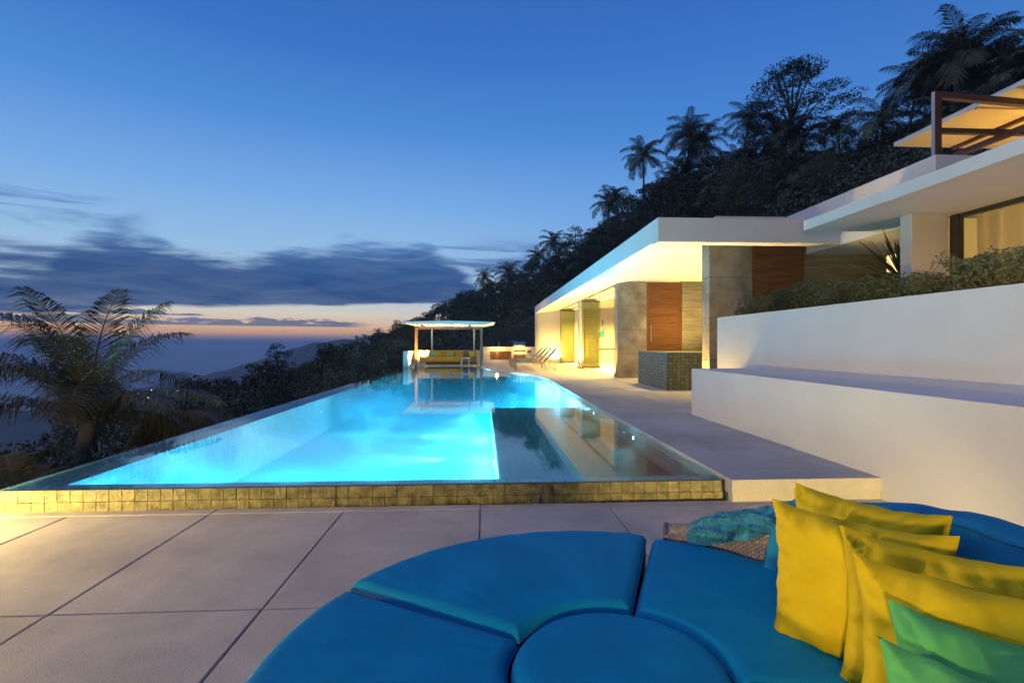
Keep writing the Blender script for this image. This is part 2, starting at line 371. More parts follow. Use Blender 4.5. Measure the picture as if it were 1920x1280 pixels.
def lamp(name, typ, loc, energy, color, parent=None, size=.1, direction=None, spot=None, blend=.5):
    d = bpy.data.lights.new(name, typ); d.energy = energy * GAIN.get(name, 1); d.color = color
    if typ in ('POINT', 'SPOT'): d.shadow_soft_size = size
    if typ == 'AREA': d.size = size
    if spot: d.spot_size = R(spot); d.spot_blend = blend
    o = bpy.data.objects.new(name, d); col.objects.link(o); o.location = loc
    if direction is not None: o.rotation_euler = Vector(direction).to_track_quat('-Z', 'Y').to_euler()
    if parent is not None:
        o.parent = parent
        if 'base' in parent: o.matrix_parent_inverse = Matrix.Translation(-Vector(parent['base']))
    return o
GAIN = dict(pool_lamp=7.0, pool_beam=1, downlight_lamp=10, uplight_lamp=8.5, lantern_lamp=6, counter_lamp=3, canopy_lamp=5)
def nz(p, s=1.0): return mnoise.noise(Vector(p) * s)
rng = np.random.default_rng(7); rnd = random.Random(11)

# ================================================================== SETTING
SEA = -180.0
WZ, DZ = .150, .180       # water level, deck level
PX0, PX1, PY0, PY1 = -3.85, 2.05, 4.25, 26.0
def ground_z(x, y):
    z = .42 * x + 2 + .04 * (y - 60)
    if y > 240: z -= (y - 240) * .12
    z += 1.6 * nz((x, y, 0), .04) * min(1, max(0, (abs(x) + y) / 60))
    inx = min(x + 4.6, 15.0 - x); iny = min(y + 14, 37 - y); ins = min(inx, iny)
    if ins > -3:
        k = min(1, (ins + 3) / 3); k = k * k * (3 - 2 * k)
        if x < 0: z = min(z, -1.2) if ins > 0 else z
        else: z = z * (1 - k) + (-.7) * k
    return max(z, SEA - 5)
xs = np.unique(np.concatenate([np.arange(-700, -100, 30), np.arange(-100, -10, 3), np.arange(-10, 22, 1.0), np.arange(22, 130, 3), np.arange(130, 420, 20)]))
ys = np.unique(np.concatenate([np.arange(-60, -15, 5), np.arange(-15, 45, 1.5), np.arange(45, 260, 4), np.arange(260, 700, 30)]))
mb = MB(); mb.v = [(x, y, ground_z(x, y)) for y in ys for x in xs]; nx = len(xs)
mb.f = [(j * nx + i, j * nx + i + 1, (j + 1) * nx + i + 1, (j + 1) * nx + i) for j in range(len(ys) - 1) for i in range(nx - 1)]
mb.build('hillside', M['soil'], smooth=True, kind='structure')
mb = MB(); mb.v = [(0, 0, SEA)] + [(17200 * math.cos(a), 17200 * math.sin(a), SEA) for a in np.linspace(0, 2 * math.pi, 97)[:-1]]
mb.f = [(0, i + 1, (i + 1) % 96 + 1) for i in range(96)]
mb.build('sea', M['sea'], kind='structure')
def ridge(name, pts, width, n=90, seed=0.0, amp=6):
    P = [onY(px, py, Y) for px, py, Y in pts]
    def at(u):
        k = u * (len(P) - 1); i = min(int(k), len(P) - 2); f = k - i; f = f * f * (3 - 2 * f) * .4 + f * .6; return P[i].lerp(P[i + 1], f)
    def fn(u, v):
        p = at(u); s = (v - .5) * 2; hgt = p.z - SEA; pr = max(0, 1 - abs(s) ** 1.15)
        z = SEA - 4 + (hgt + 4) * pr + pr * (nz((p.x, s * width + seed, 1), .006) * amp * 2 + nz((p.x, s * width, 5 + seed), .03) * amp)
        return (p.x + s * width * .35, p.y + s * width, z)
    m = MB().grid(fn, n, 41); m.build(name, M['hill'], smooth=True, kind='structure')
ridge('far_hill', [(120, 775, 1350), (230, 735, 1400), (330, 715, 1450), (440, 690, 1500), (530, 662, 1550), (590, 644, 1600), (640, 634, 1650), (720, 626, 1750), (860, 600, 1900), (1100, 590, 2100)], 420)
ridge('coastal_hill', [(290, 716, 2500), (318, 703, 2500), (345, 698, 2500), (372, 703, 2500), (400, 718, 2500)], 120, 40, 9, 5)
ridge('lower_hill', [(-120, 770, 900), (0, 765, 900), (120, 775, 900), (260, 770, 900), (380, 745, 950), (470, 735, 1000), (560, 730, 1050)], 260, 90, 3, 5)
for k, (pts) in enumerate([[(-30, 656, 15000), (0, 650, 15000), (25, 646, 15000), (60, 653, 26000), (110, 656, 15000)], [(235, 656, 15500), (262, 652, 15500), (300, 654.5, 15500), (345, 656, 15500)],
                           [(355, 656, 15500), (366, 652, 15500), (378, 656, 15500)], [(390, 656, 15500), (404, 651, 15500), (422, 653, 15500), (445, 656, 15500)]]):
    ridge('island', pts, 300, 40, k * 5.0, 8)

# ---- patio -----------------------------------------------------------
patio = MB().prism([(-4.3, -8), (9, -8), (9, 4.2), (3.6, 4.2), (3.6, 4.165), (-4.3, 4.165)], -.5, -.03).build('patio', M['joint'], kind='structure')
SX = [-4.25, -3.13, -2.09, -1.085, -.023, 1.012, 2.05, 3.09, 4.13]
SY = [4.05, 2.58, 1.11, -.36, -1.83, -3.3, -4.77]
slab_cache = {}
def slab(x0, y0, x1, y1, z, m, parent, name='slab', th=.045, ch=.006, g_=.006):
    sx, sy = round(x1 - x0 - g_, 4), round(y1 - y0 - g_, 4); key = (sx, sy, m.name, name)
    if key not in slab_cache: slab_cache[key] = MB().box(-sx / 2, -sy / 2, -th, sx / 2, sy / 2, 0, ch).mesh(name, m)
    o = bpy.data.objects.new(name, slab_cache[key]); col.objects.link(o); o.parent = parent; o.location = ((x0 + x1) / 2, (y0 + y1) / 2, z + rnd.uniform(-.0015, .0015))
    return o
for i in range(len(SX) - 1):
    for j in range(len(SY) - 1):
        slab(SX[i], SY[j + 1], SX[i + 1], SY[j], 0, M['slab'], patio)
for i in range(0, len(SX) - 1, 2):
    x1 = min(SX[min(i + 2, len(SX) - 1)], 3.34)
    if x1 > SX[i]: slab(SX[i], 4.05, x1, 4.165, .0, M['slab'], patio, 'edge_strip', g_=.003)

# ---- swimming pool ----------------------------------------------------
curve = [(2.05, 4.2), (2.05, 9), (2.06, 13), (2.09, 15.2), (2.02, 16.9), (1.80, 18.3), (1.40, 19.35), (.93, 20.3), (.54, 21.5), (.16, 23.1), (-.05, 24.6), (-.12, 26.0)]
def smooth_curve(pts, n=6):
    out = []
    P = [Vector((*p, 0)) for p in pts]
    for i in range(len(P) - 1):
        p0, p1, p2, p3 = P[max(i - 1, 0)], P[i], P[i + 1], P[min(i + 2, len(P) - 1)]
        for k in range(n):
            u = k / n
            out.append(.5 * ((2 * p1) + (-p0 + p2) * u + (2 * p0 - 5 * p1 + 4 * p2 - p3) * u * u + (-p0 + 3 * p1 - 3 * p2 + p3) * u ** 3))
    out.append(P[-1]); return [(p.x, p.y) for p in out]
cs = smooth_curve(curve)
pool = MB().box(PX0 + .02, PY0 + .02, -2.6, 2.0, PY1, -.62).build('swimming_pool', M['joint'], kind='structure')
def pool_part(name, m_b, m, **k): return m_b.build(name, m, pool, **k)
DEEP, SHELF = -.60, -.12
RL, RF = -3.43, 4.43      # inner faces of the overflow rim
pool_part('pool_floor', MB().box(RL, RF, DEEP - .05, 3.0, PY1, DEEP), M['poolfloor'])
pool_part('overflow_rim', MB().box(PX0, RF, -1.5, RL - .001, PY1 + .2, .138), M['rim'])
pool_part('overflow_rim', MB().box(PX0, PY0 + .012, -.3, 2.045, RF - .001, .138), M['rim'])
pool_part('pool_wall', MB().box(RL, RF, DEEP, RL + .004, PY1, .12), M['poolwall'])
pool_part('pool_wall', MB().box(RL + .005, RF, DEEP, .16, RF + .004, .12), M['poolfront'])
pool_part('pool_wall', MB().box(PX0, PY1 - .02, DEEP, 2.5, PY1 + .2, .12), M['poolfront'])
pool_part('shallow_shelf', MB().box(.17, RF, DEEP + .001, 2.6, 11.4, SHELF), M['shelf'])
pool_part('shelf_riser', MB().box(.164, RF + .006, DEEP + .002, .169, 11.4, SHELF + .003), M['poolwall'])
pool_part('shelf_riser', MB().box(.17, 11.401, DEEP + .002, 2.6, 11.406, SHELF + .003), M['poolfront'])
# kerb wall below the deck along the curve
kb = MB(); n = len(cs)
kb.v = [(x, y, DEEP) for x, y in cs] + [(x, y, .058) for x, y in cs]; kb.f = [(i, i + 1, n + i + 1, n + i) for i in range(n - 1)]
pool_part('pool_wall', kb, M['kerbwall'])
# outer front face: every green stone tile is a piece
tm = {}
tile_var = [MB().box(-.0482, 0, -.0462, .0482, .02, .0462, .002).mesh('tile', M['tile']) for k in range(1)]
nt = 60; TS = (2.045 - PX0) / nt
for r, zc in enumerate((.098, .003)):
    for i in range(nt):
        o = bpy.data.objects.new('tile', tile_var[0]); col.objects.link(o); o.parent = pool
        o.location = (PX0 + TS * (i + .5), PY0 + rnd.uniform(-.014, -.010), zc); o.rotation_euler = (rnd.uniform(-.012, .012), 0, rnd.uniform(-.012, .012))
pool_part('tile_backing', MB().box(PX0 + .001, PY0 + .0095, -.2, 2.044, PY0 + .0118, .1405), mat('tile_grout', (.17, .14, .055), .9))
pool_part('coping_strip', MB().box(PX0, PY0 - .012, .1425, 2.045, PY0 + .010, .147), M['dark'])
pool_part('gutter', MB().box(PX0, 4.17, -.2, 2.05, 4.232, -.09), M['dark'])
wm = MB().prism([(PX0 + .01, PY0 - .006)] + [(x - .001, max(y, PY0 - .006)) for x, y in cs] + [(PX0 + .01, PY1)], WZ - .0005, WZ)
wm.f = [wm.f[1]]
wm.build('water', M['water'], kind='structure')
POOLC = (.14, .72, 1)
def pool_light(loc, d, e, off=.10, r=.05, beam=0, cone=26):
    loc = Vector(loc); d = Vector(d).normalized()
    fx = pool_part('pool_light', MB().disc(loc, r * 1.4, d, 18, .012), M['steel'], smooth=False)
    sub('lens', MB().disc(loc + d * .0125, r, d, 18, .006), M['poolglow'], fx)
    lamp('pool_lamp', 'POINT', loc + d * off, e, POOLC, fx, .2)
    if beam: lamp('pool_beam', 'SPOT', loc + d * .04, beam, (.8, .95, 1) if cone < 60 else POOLC, fx, .02, d, cone, .6)
for yy in (5.6, 7.0): pool_light((.163, yy, -.33), (-1, 0, 0), 22, .16)  # extra unseen lamps, added so the near floor is evenly lit
for yy in (8.5, 10.6): pool_light((.163, yy, -.30), (-1, 0, -.04), 26, .16, .05, 1600, 42)
for yy in (6.84, 9.33): pool_light((2.045, yy, .03), (-1, 0, -.01), .35, .14, .022, 160, 16)
pool_light((2.05, 12.4, -.15), (-1, 0, 0), 34, .2, .045)  # added lamp that brightens the middle of the pool
pool_light((1.98, 17.0, -.15), (-1, -.1, 0), 58, .2, .045)  # another added lamp, carries brightness round the curve
pool_light((2.03, 14.7, -.12), (-1, 0, 0), 58, .2, .045)
pool_light((1.42, 19.2, -.12), (-1, -.35, 0), 58, .2, .045)
pool_light((.22, 22.9, -.12), (-1, -.2, 0), 30, .2, .045)
for xx in (.6, 1.6): pool_light((xx, 11.41, -.36), (0, 1, 0), 34, .3, .045)  # two lamps added to lift the far half of the pool
for yy in (11.0, 13.2, 15.4, 17.6, 19.8, 22.0, 24.0): pool_light((RL + .006, yy, -.12), (1, 0, 0), 13, .9, .014)  # made-up left-wall lamps, added to brighten the dark far water
for xx in (-2.6, -1.8, -1.0, -.2): pool_light((xx, RF + .006, -.12), (0, 1, 0), 9, .45, .05, 800, 80)  # hidden front-wall lamps, added to throw light along the floor
for xx in (-2.2, -.6): pool_light((xx, PY1 - .021, -.2), (0, -1, 0), 8, .3)
# the lit water itself: light scatters in it
wb_ = MB().prism([(RL + .006, RF + .006), (.160, RF + .006), (.160, 11.42), (2.3, 11.42), (2.3, PY1 - .03), (RL + .006, PY1 - .03)], DEEP + .003, WZ - .012).build('water_body', bpy.data.materials.new('pool_water_body'), kind='structure')
wv = wb_.data.materials[0]; wv.use_nodes = True; q = NT(wv.node_tree); q.n.clear(); out = q.new('ShaderNodeOutputMaterial'); pv = q.new('ShaderNodeVolumePrincipled')
pv.inputs['Color'].default_value = (.10, .72, .95, 1); pv.inputs['Density'].default_value = .30; pv.inputs['Anisotropy'].default_value = .3; q.l.new(pv.outputs[0], out.inputs['Volume'])

# ---- pool deck ---------------------------------------------------------
dk = [(x, y) for x, y in cs]
dpoly = [(2.065, 4.13)] + [(p[0] + .015, p[1]) for p in dk if p[1] > 4.2] + [(-.12, 26.4), (-3.86, 26.4), (-3.86, 34.5), (14, 34.5), (14, 8.04), (3.34, 8.04), (3.34, 4.13)]
deck = MB().prism(dpoly, .02, DZ - .022).build('pool_deck', M['joint'], kind='structure')
inner = [(2.395, 4.47)] + [(p[0] + .345, p[1]) for p in dk if 4.6 < p[1] < 13.02]
kerb = [p for p in dk if p[1] < 13.02]
def poly_part(name, poly, z0, z1, m, par): return MB().prism(poly, z0, z1).build(name, m, par)
k0 = [(2.05, 4.115)] + [p for p in kerb if p[1] > 4.2]
poly_part('coping', [(2.05, 4.115)] + [p for p in kerb if p[1] > 4.2] + [(p[0] + .339, p[1]) for p in reversed(kerb) if p[1] > 4.47] + [(2.389, 4.464), (3.335, 4.464), (3.335, 4.115)], .06, DZ, M['deck'], deck)
poly_part('plinth', [(2.056, 4.121), (2.056, 4.24), (3.334, 4.24), (3.334, 4.121)], -.03, .0585, M['deck'], deck)
DY = [4.47, 5.35, 6.22, 7.10, 7.97]
for j in range(4): slab(2.395, DY[j], 3.335, DY[j + 1], DZ, M['deck'], deck)
yy = 7.97
while yy < 12.9:
    for xa, xb in ((2.395, 3.40), (3.40, 4.44), (4.44, 5.48), (5.48, 6.52)):
        if yy < 8 and xa > 2.4: continue
        slab(xa, yy, xb, yy + 1.005, DZ, M['deck'], deck)
    yy += 1.005
for xa, xb in ((3.40, 4.44), (4.44, 5.48), (5.48, 6.52)): slab(xa, 8.05, xb, 8.975, DZ, M['deck'], deck)
far = [p for p in dk if p[1] > 12.99]
far = [(2.06, 13.0)] + far
fdeck = brickmat('far_deck_paving', (.44, .42, .40, 1), (.47, .45, .43, 1), (.12, .11, .10, 1), 1.04, 1.0, .008, .7, 'XY', .3, 0, .35)
poly_part('far_paving', far + [(-.12, 26.35), (-3.85, 26.35), (-3.85, 34.4), (13.9, 34.4), (13.9, 13.0)], .05, DZ, fdeck, deck)
poly_part('far_paving', [(6.52, 8.06), (6.52, 12.995), (13.9, 12.995), (13.9, 8.06)], .05, DZ, fdeck, deck)

# ================================================================== WALLS BY THE STEPS
wl = thing('retaining_wall', (3.6, 5, 0), 'long low white rendered wall rising from the raised deck step', 'wall')
MB().box(3.335, -6, -.03, 4.198, 8.03, .911, .004).build('wall', M['white'], wl)
wl = thing('retaining_wall', (3.9, 5, .6), 'taller white rendered wall set back above the low wall, hedge on top', 'wall')
up = MB(); up.v = [(a_, b_, c_) for c_ in (.1, 1.775) for a_, b_ in ((4.2, 8.98), (4.2, -6), (4.40, -6), (4.40, 8.98))]
up.f = [(0, 1, 5, 4), (1, 2, 6, 5), (2, 3, 7, 6), (3, 0, 4, 7), (4, 5, 6, 7), (3, 2, 1, 0)]
up.build('wall', M['white'], wl)
MB().box(4.4001, -6, .1, 5.2, 8.98, 1.68).build('soil_bed', M['soil'], wl)

# ================================================================== LOWER VILLA
VB = (9, 20, DZ)
villa = thing('villa', VB, 'long flat-roofed poolside villa with white fascia, concrete walls and glowing rooms', 'house')
def vp(name, m_b, m, **k): return m_b.build(name, m, villa, **k)
FX, FY0, FY1 = 3.1, 8.93, 30.62
# roof slab: soffit rises gently from the fascia, then flat
def roof_profile():
    return [(FX, 3.15), (FX + .03, 3.15), (5.0, 3.40), (14, 3.40), (14, 3.62), (6.5, 3.60), (FX + .02, 3.555), (FX, 3.55)]
pf = roof_profile(); rb = MB(); n = len(pf)
rb.v = [(x, FY0 + .30, z) for x, z in pf] + [(x, FY1, z) for x, z in pf]
rb.f = [tuple(range(n)), tuple(range(2 * n - 1, n - 1, -1))] + [(i, n + i, n + (i + 1) % n, (i + 1) % n) for i in range(n)]
roof = vp('roof', rb, M['white'])
sub('roof_fascia', MB().box(FX, FY0, 3.12, 14, FY0 + .297, 3.552, .004), M['white'], roof)
sub('roof_upstand', MB().box(4.47, 9.6, 3.5, 5.85, 14, 3.76), M['white'], roof)
sub('roof_vent', MB().box(3.5, 21.2, 3.5, 3.9, 21.8, 3.80), M['white'], roof)
vp('end_wall', MB().box(FX + .002, FY1 - .35, DZ, FX + .20, FY1 + .0, 3.149), M['white'])
vp('end_wall', MB().box(FX + .201, FY1 - .10, DZ, 14, FY1 + .2, 3.40), M['white'])
vp('back_wall', MB().box(11.5, 10, DZ, 11.8, FY1 - .11, 3.40), M['white'])
vp('interior_floor', MB().box(4.62, 17.2, DZ, 11.49, FY1 - .11, DZ + .006), M['ceiling'])
# entrance pier and front wall (concrete panels are pieces)
def panel_wall(name, x0, x1, y0, y1, rows, m, z0=DZ):
    w_ = vp(name, MB().box(x0 + .006, y0 + .006, z0, x1 - .006, y1, rows[-1] - .02), M['joint'])
    zp = z0
    for zz in rows:
        p = MB().box(x0, y0, zp + .004, x1, y1 - .012, zz - .004, .004).mesh('panel', m); o = bpy.data.objects.new('panel', p); col.objects.link(o); o.parent = w_; zp = zz
    return w_
panel_wall('entrance_pier', 4.45, 5.32, 9.86, 10.20, [.98, 1.82, 2.62, 3.38], M['concrete'])
panel_wall('concrete_wall', 4.47, 5.455, 16.83, 17.15, [.98, 1.78, 2.58, 3.39], M['concrete'])
vp('stone_wall', MB().box(6.66, 16.84, DZ, 11.4, 17.1, 3.40), M['rammed'])
vp('stone_wall', MB().box(6.40, 9.90, DZ, 8.3, 10.18, 3.40), M['rammed'])
def plank_door(x0, x1, y, z0, z1, n_, handle=True):
    d = vp('door', MB().box(x0, y + .022, z0, x1, y + .07, z1), M['darkwood'])
    hh = (z1 - z0 - .10) / n_
    for i in range(n_):
        me = MB().box(x0 + .07, y - .0, z0 + .05 + i * hh + .003, x1 - .07, y + .021, z0 + .05 + (i + 1) * hh - .003, .004).mesh('plank', M['wood'])
        o = bpy.data.objects.new('plank', me); col.objects.link(o); o.parent = d
    for (a, b, c_, e) in ((x0, z0, x0 + .067, z1), (x1 - .067, z0, x1, z1), (x0 + .068, z1 - .048, x1 - .068, z1), (x0 + .068, z0, x1 - .068, z0 + .048)):
        sub('door_frame', MB().box(a, y - .012, b, c_, y + .021, e, .003), M['wood'], d)
    if handle:
        sub('handle', MB().tube([(x0 + .12, y - .07, 1.38), (x0 + .12, y - .07, 1.95)], .016, 8).tube([(x0 + .12, y, 1.43), (x0 + .12, y - .07, 1.43)], .01, 6).tube([(x0 + .12, y, 1.9), (x0 + .12, y - .07, 1.9)], .01, 6), M['steel'], d)
    return d
plank_door(5.47, 6.645, 16.86, DZ, 3.37, 12)
plank_door(5.33, 6.39, 9.88, DZ, 3.38, 12, False)
# glass doors: one folded stack at each bay, plus the first leaf by the concrete wall
def glass_leaf(x0, x1, y, z0=DZ + .02, z1=3.33):
    d = vp('glass_door', MB().box(x0, y, z0, x1, y + .03, z0 + .09), M['frame'])
    sub('top_rail', MB().box(x0, y, z1 - .09, x1, y + .03, z1), M['frame'], d)
    sub('pane', MB().box(x0 + .004, y + .010, z0 + .091, x1 - .004, y + .020, z1 - .091), M['glass'], d)
    sub('stile', MB().box(x0 - .012, y, z0, x0 - .001, y + .03, z1), M['frame'], d)
    sub('stile', MB().box(x1 + .001, y, z0, x1 + .012, y + .03, z1), M['frame'], d)
for y0 in (23.30, 30.0):
    for k in range(3): glass_leaf(4.55 + .02 * k, 5.37 + .02 * k, y0 + .09 * k)
for k in range(2): glass_leaf(4.53, 4.56 + .4 * k, 17.3 + .15 * k)
vp('door_track', MB().box(4.50, 17.2, DZ + .001, 4.58, 30.2, DZ + .014), M['frame'])
vp('door_track', MB().box(4.50, 17.2, 3.30, 4.60, 30.2, 3.338), M['frame'])
panel_wall('bay_wall', 4.70, 5.42, 23.70, 23.95, [.98, 1.78, 2.58, 3.40], mat('lit_concrete', (.50, .47, .40), .7, .15, 2, .3, 30, .3))  # concrete lightened here: the yellow interior light is put into its colour
vp('bay_pier', MB().box(4.47, 23.60, DZ, 4.66, 23.97, 3.40), M['white'])
vp('partition', MB().box(5.9, 30.2, DZ, 11.4, 30.4, 3.40), M['white'])
vp('partition', MB().box(4.7, 30.25, DZ, 5.88, 30.4, 3.40), M['ceiling'])
vp('light_cove', MB().box(5.2, 17.5, 3.30, 5.5, 30, 3.395), M['ceiling'])
def downlight(x, y, z, e, par=None, size=.03, spot=None):
    fx = (par or villa)
    o = MB().disc((x, y, z - .006), .05, (0, 0, -1), 14, .008).build('downlight', M['lampglow'], fx)
    o_l = lamp('downlight_lamp', 'SPOT' if spot else 'POINT', (x, y, z - (.05 if spot else .25)), e, WARM, None, size, (0, 0, -1) if spot else None, spot, .8)
    return o
for y in (18.5, 21.0, 25.5, 28.2):
    for x in (5.7, 8.6): downlight(x, y, 3.39, 150, spot=150)
for y in (12.6, 15.3): downlight(5.6, y, 3.39, 52, spot=108)
for y in (19.5, 22.0, 26.5): downlight(4.15, y, 3.30, 22, spot=100)
# recessed uplights in the deck at the pier and along the glazing
def uplight(x, y, e, z=DZ, spot=130, d=(0, 0, 1), colr=None):
    o = thing('ground_uplight', (x, y, z), 'x', 'lamp')
    MB().tube([(x, y, z - .06), (x, y, z + .006)], .06, 14).build('housing', M['steel'], o)
    MB().tube([(x, y, z + .0061), (x, y, z + .010)], .045, 14).build('lens', M['lampglow'], o)
    l_ = lamp('uplight_lamp', 'SPOT', (x, y, z + .03), e, colr or WARM, None, .04, d, spot, .7)
    return o
ul = uplight(4.22, 9.98, 70, d=(.12, 0, 1)); ul['label'] = 'small round ground uplight glowing beside the concrete entrance pier'
ul = uplight(3.95, 8.7, 11, DZ, d=(.12, -.1, 1)); ul['label'] = 'small round uplight glowing at the end of the taller white wall'
ul['group'] = 'uplights by the white walls'
for y in (17.6, 20.4, 23.2, 26.6, 30.2):
    ul = uplight(4.3, y, 90); ul['label'] = 'ground uplight set in the deck by the folded glass doors'; ul['group'] = 'deck uplights by the glass doors'
for x, y in ((6.75, 15.2), (6.75, 11.6)):
    ul = uplight(x, y, 125); ul['label'] = 'ground uplight in the sheltered entrance court by the planter'; ul['group'] = 'uplights in the entrance court'
# planter clad in green mosaic
pl = thing('planter', (5.2, 13.3, DZ), 'square planter box clad in dark green stone mosaic on the deck', 'planter')
MB().box(4.46, 12.20, DZ, 6.4, 14.5, 1.075).build('box', M['planter'], pl)
mside = brickmat('planter_mosaic_side', (.12, .145, .135, 1), (.20, .235, .215, 1), (.05, .055, .05, 1), .1, .08, .006, .55, 'YZ', .8)
MB().box(4.452, 12.2, DZ, 4.4595, 14.5, 1.075).build('side_cladding', mside, pl)
MB().box(4.458, 12.198, 1.0755, 6.4, 14.5, 1.10).build('rim', M['planter'], pl)
# painting + console table seen through the open bay
pt = thing('painting', (7.0, 30.2, 1.8), 'tall narrow white and teal painting on the lit interior wall', 'painting')
MB().box(6.72, 30.16, 1.70, 7.22, 30.198, 3.0).build('canvas', M['white'], pt)
MB().add([(6.74, 30.155, 1.72), (7.20, 30.155, 1.72), (7.20, 30.155, 2.25), (7.05, 30.155, 2.12), (6.95, 30.155, 1.98), (6.85, 30.155, 1.9), (6.74, 30.155, 1.88)], [(0, 1, 2, 3, 4, 5, 6)]).build('teal_shape', mat('teal_paint', (.05, .32, .42), .6), pt)
MB().add([(7.05, 30.155, 2.4), (7.12, 30.155, 2.35), (7.15, 30.155, 2.7), (7.06, 30.155, 2.75)], [(0, 1, 2, 3)]).build('teal_shape', mat('teal_paint_dark', (.03, .2, .28), .6), pt)
ct = thing('console_table', (6.6, 26.5, DZ), 'long wooden table inside the villa seen through the glass bay', 'table')
MB().box(5.75, 26.0, 1.0, 8.3, 26.9, 1.07, .005).build('table_top', M['wood'], ct)
for x in (5.8, 8.15):
    for y in (26.05, 26.75): MB().box(x, y, DZ + .007, x + .1, y + .1, .999).build('leg', M['wood'], ct)

# ================================================================== UPPER VILLA
UB = (8, 5, 1.2)
uv = thing('upper_villa', UB, 'upper white villa wing with thin roof slab, square pillar and curtained glass', 'house')
def uvp(name, m_b, m, **k): return m_b.build(name, m, uv, **k)
UX = 5.17; UZ0, UZ1 = 3.13, 3.285
uvp('roof', MB().box(UX, -6, UZ0, 14, 8.0, UZ1, .004), M['white'])
uvp('terrace_slab', MB().box(6.46, 7.21, 3.10, 14, 11.5, UZ1 - .002), M['white'])
uvp('parapet', MB().box(6.49, 7.0, UZ1 + .001, 6.74, 10.82, 4.02), M['white'])
uvp('parapet', MB().box(6.741, 7.0, UZ1 + .001, 13, 7.2, 4.02), M['white'])
uvp('pillar', MB().box(5.995, 6.85, 1.2, 6.52, 7.05, UZ0 - .001, .004), M['white'])
uvp('floor', MB().box(5.21, -6, .9, 14, 8.02, 1.25), M['deck'])
uvp('rear_wall', MB().box(9.5, -2, 1.25, 9.7, 7.9, UZ0 - .001), M['white'])
fr = uvp('window_frame', MB().box(6.535, 6.70, 1.25, 6.62, 6.80, 3.10), M['dark'])
for bb in ((6.555, 2.0, 3.04, 6.62, 6.699, 3.10), (6.555, 2.0, 1.251, 6.62, 6.699, 1.30), (6.555, 4.6, 1.301, 6.62, 4.66, 3.039)): sub('frame_bar', MB().box(*bb), M['dark'], fr)
sub('pane', MB().box(6.58, 4.661, 1.301, 6.588, 6.699, 3.039), M['glass2'], fr)
sub('pane', MB().box(6.58, 2.0, 1.301, 6.588, 4.599, 3.039), M['glass2'], fr)
uvp('side_wall', MB().box(6.63, 6.95, 1.25, 9.49, 7.10, 3.099), M['white'])
uvp('louvre_screen', MB().box(6.5551, 6.801, 1.25, 6.60, 6.849, 3.10), M['dark'])
def cur(u, v):
    y = 6.68 - u * 4.1; return (6.78 + .045 * math.sin(u * 95 + .6 * math.sin(u * 20)) + .015 * math.sin(v * 3 + u * 30), y, 1.27 + v * 1.80)
cu = thing('curtain', (6.78, 5, 1.26), 'beige floor-length curtain behind the upper villa glass', 'curtain'); MB().grid(cur, 260, 6).build('cloth', M['curtain'], cu, smooth=True)
cm_ = M['curtain']; q = NT(cm_.node_tree); tl_ = q.new('ShaderNodeBsdfTranslucent'); tl_.inputs[0].default_value = (.75, .66, .5, 1); mx_ = q.new('ShaderNodeMixShader'); mx_.inputs[0].default_value = .45
q.l.new(q.n[cm_['p']].outputs[0], mx_.inputs[1]); q.l.new(tl_.outputs[0], mx_.inputs[2]); q.l.new(mx_.outputs[0], [n_ for n_ in q.n if n_.type == 'OUTPUT_MATERIAL'][0].inputs[0])
for x, y in ((7.8, 5.9), (8.0, 3.5)):
    o = MB().disc((x, y, UZ0 - .001), .05, (0, 0, -1), 14, .01).build('downlight', M['lampglow'], uv); lamp('downlight_lamp', 'POINT', (x, y, UZ0 - .3), 4.5, WARM, None, .04)
for x, y in ((6.1, 6.2), (5.9, 4.2)):
    ul = uplight(x, y, 3.2, 1.25, 150, colr=(1, .50, .20)); ul['label'] = 'ground uplight on the upper terrace behind the hedge'; ul['group'] = 'uplights on the upper terrace'
tl = thing('table_lamp', (7.4, 5.9, 1.25), 'lit table lamp with pale shade inside the upper villa', 'lamp')
MB().box(7.15, 5.65, 1.25, 7.65, 6.15, 1.75, .01).build('stand', M['wood'], tl)
MB().tube([(7.4, 5.9, 1.751), (7.4, 5.9, 2.05)], .03, 10).build('stem', M['dark'], tl)
MB().tube([(7.4, 5.9, 2.05), (7.4, 5.9, 2.38)], [.19, .15], 18).build('shade', M['shade'], tl, smooth=True)
# canopy on the roof terrace
cp = thing('terrace_canopy', (7.5, 6, 3.3), 'timber framed flat canopy with glowing yellow panels on the roof terrace', 'canopy')
CX, CY, CZ = 7.91, 9.45, 5.11
yw = [(CX + .03 + i * 1.15, CX + .03 + i * 1.15 + 1.12) for i in range(4)]
for (a, b) in yw:
    for j in range(4):
        y1 = CY - .03 - j * 1.6
        MB().box(a, y1 - 1.57, CZ, b, y1, CZ + .02, .003).build('panel', M['canvas'], cp)
MB().box(CX, 2.6, CZ - .0, CX + .028, CY, CZ + .07).build('edge_trim', M['white'], cp)
MB().box(CX + .029, CY - .028, CZ, 12.6, CY, CZ + .07).build('edge_trim', M['white'], cp)
MB().box(CX + .029, 2.6, CZ + .021, 12.6, CY - .029, CZ + .05).build('roof_sheet', M['white'], cp)
for i in range(1, 4): MB().box(CX + i * 1.15 - .025, 2.6, CZ - .05, CX + i * 1.15 + .055, CY - .03, CZ - .001).build('rib', M['darkwood'], cp)
for j in range(1, 4): MB().box(CX + .03, CY - .06 - j * 1.6, CZ - .03, 12.6, CY + .0 - j * 1.6, CZ - .0012).build('rib', M['canvas'], cp)
MB().box(6.50, 7.02, 4.021, 6.60, 7.08, 4.94).build('post', M['darkwood'], cp)
MB().box(6.494, 7.022, 4.021, 6.4995, 7.078, 4.945).build('post_face', mat('post_face_grey', (.30, .29, .33), .5), cp)  # left face of the post in a paler lavender grey
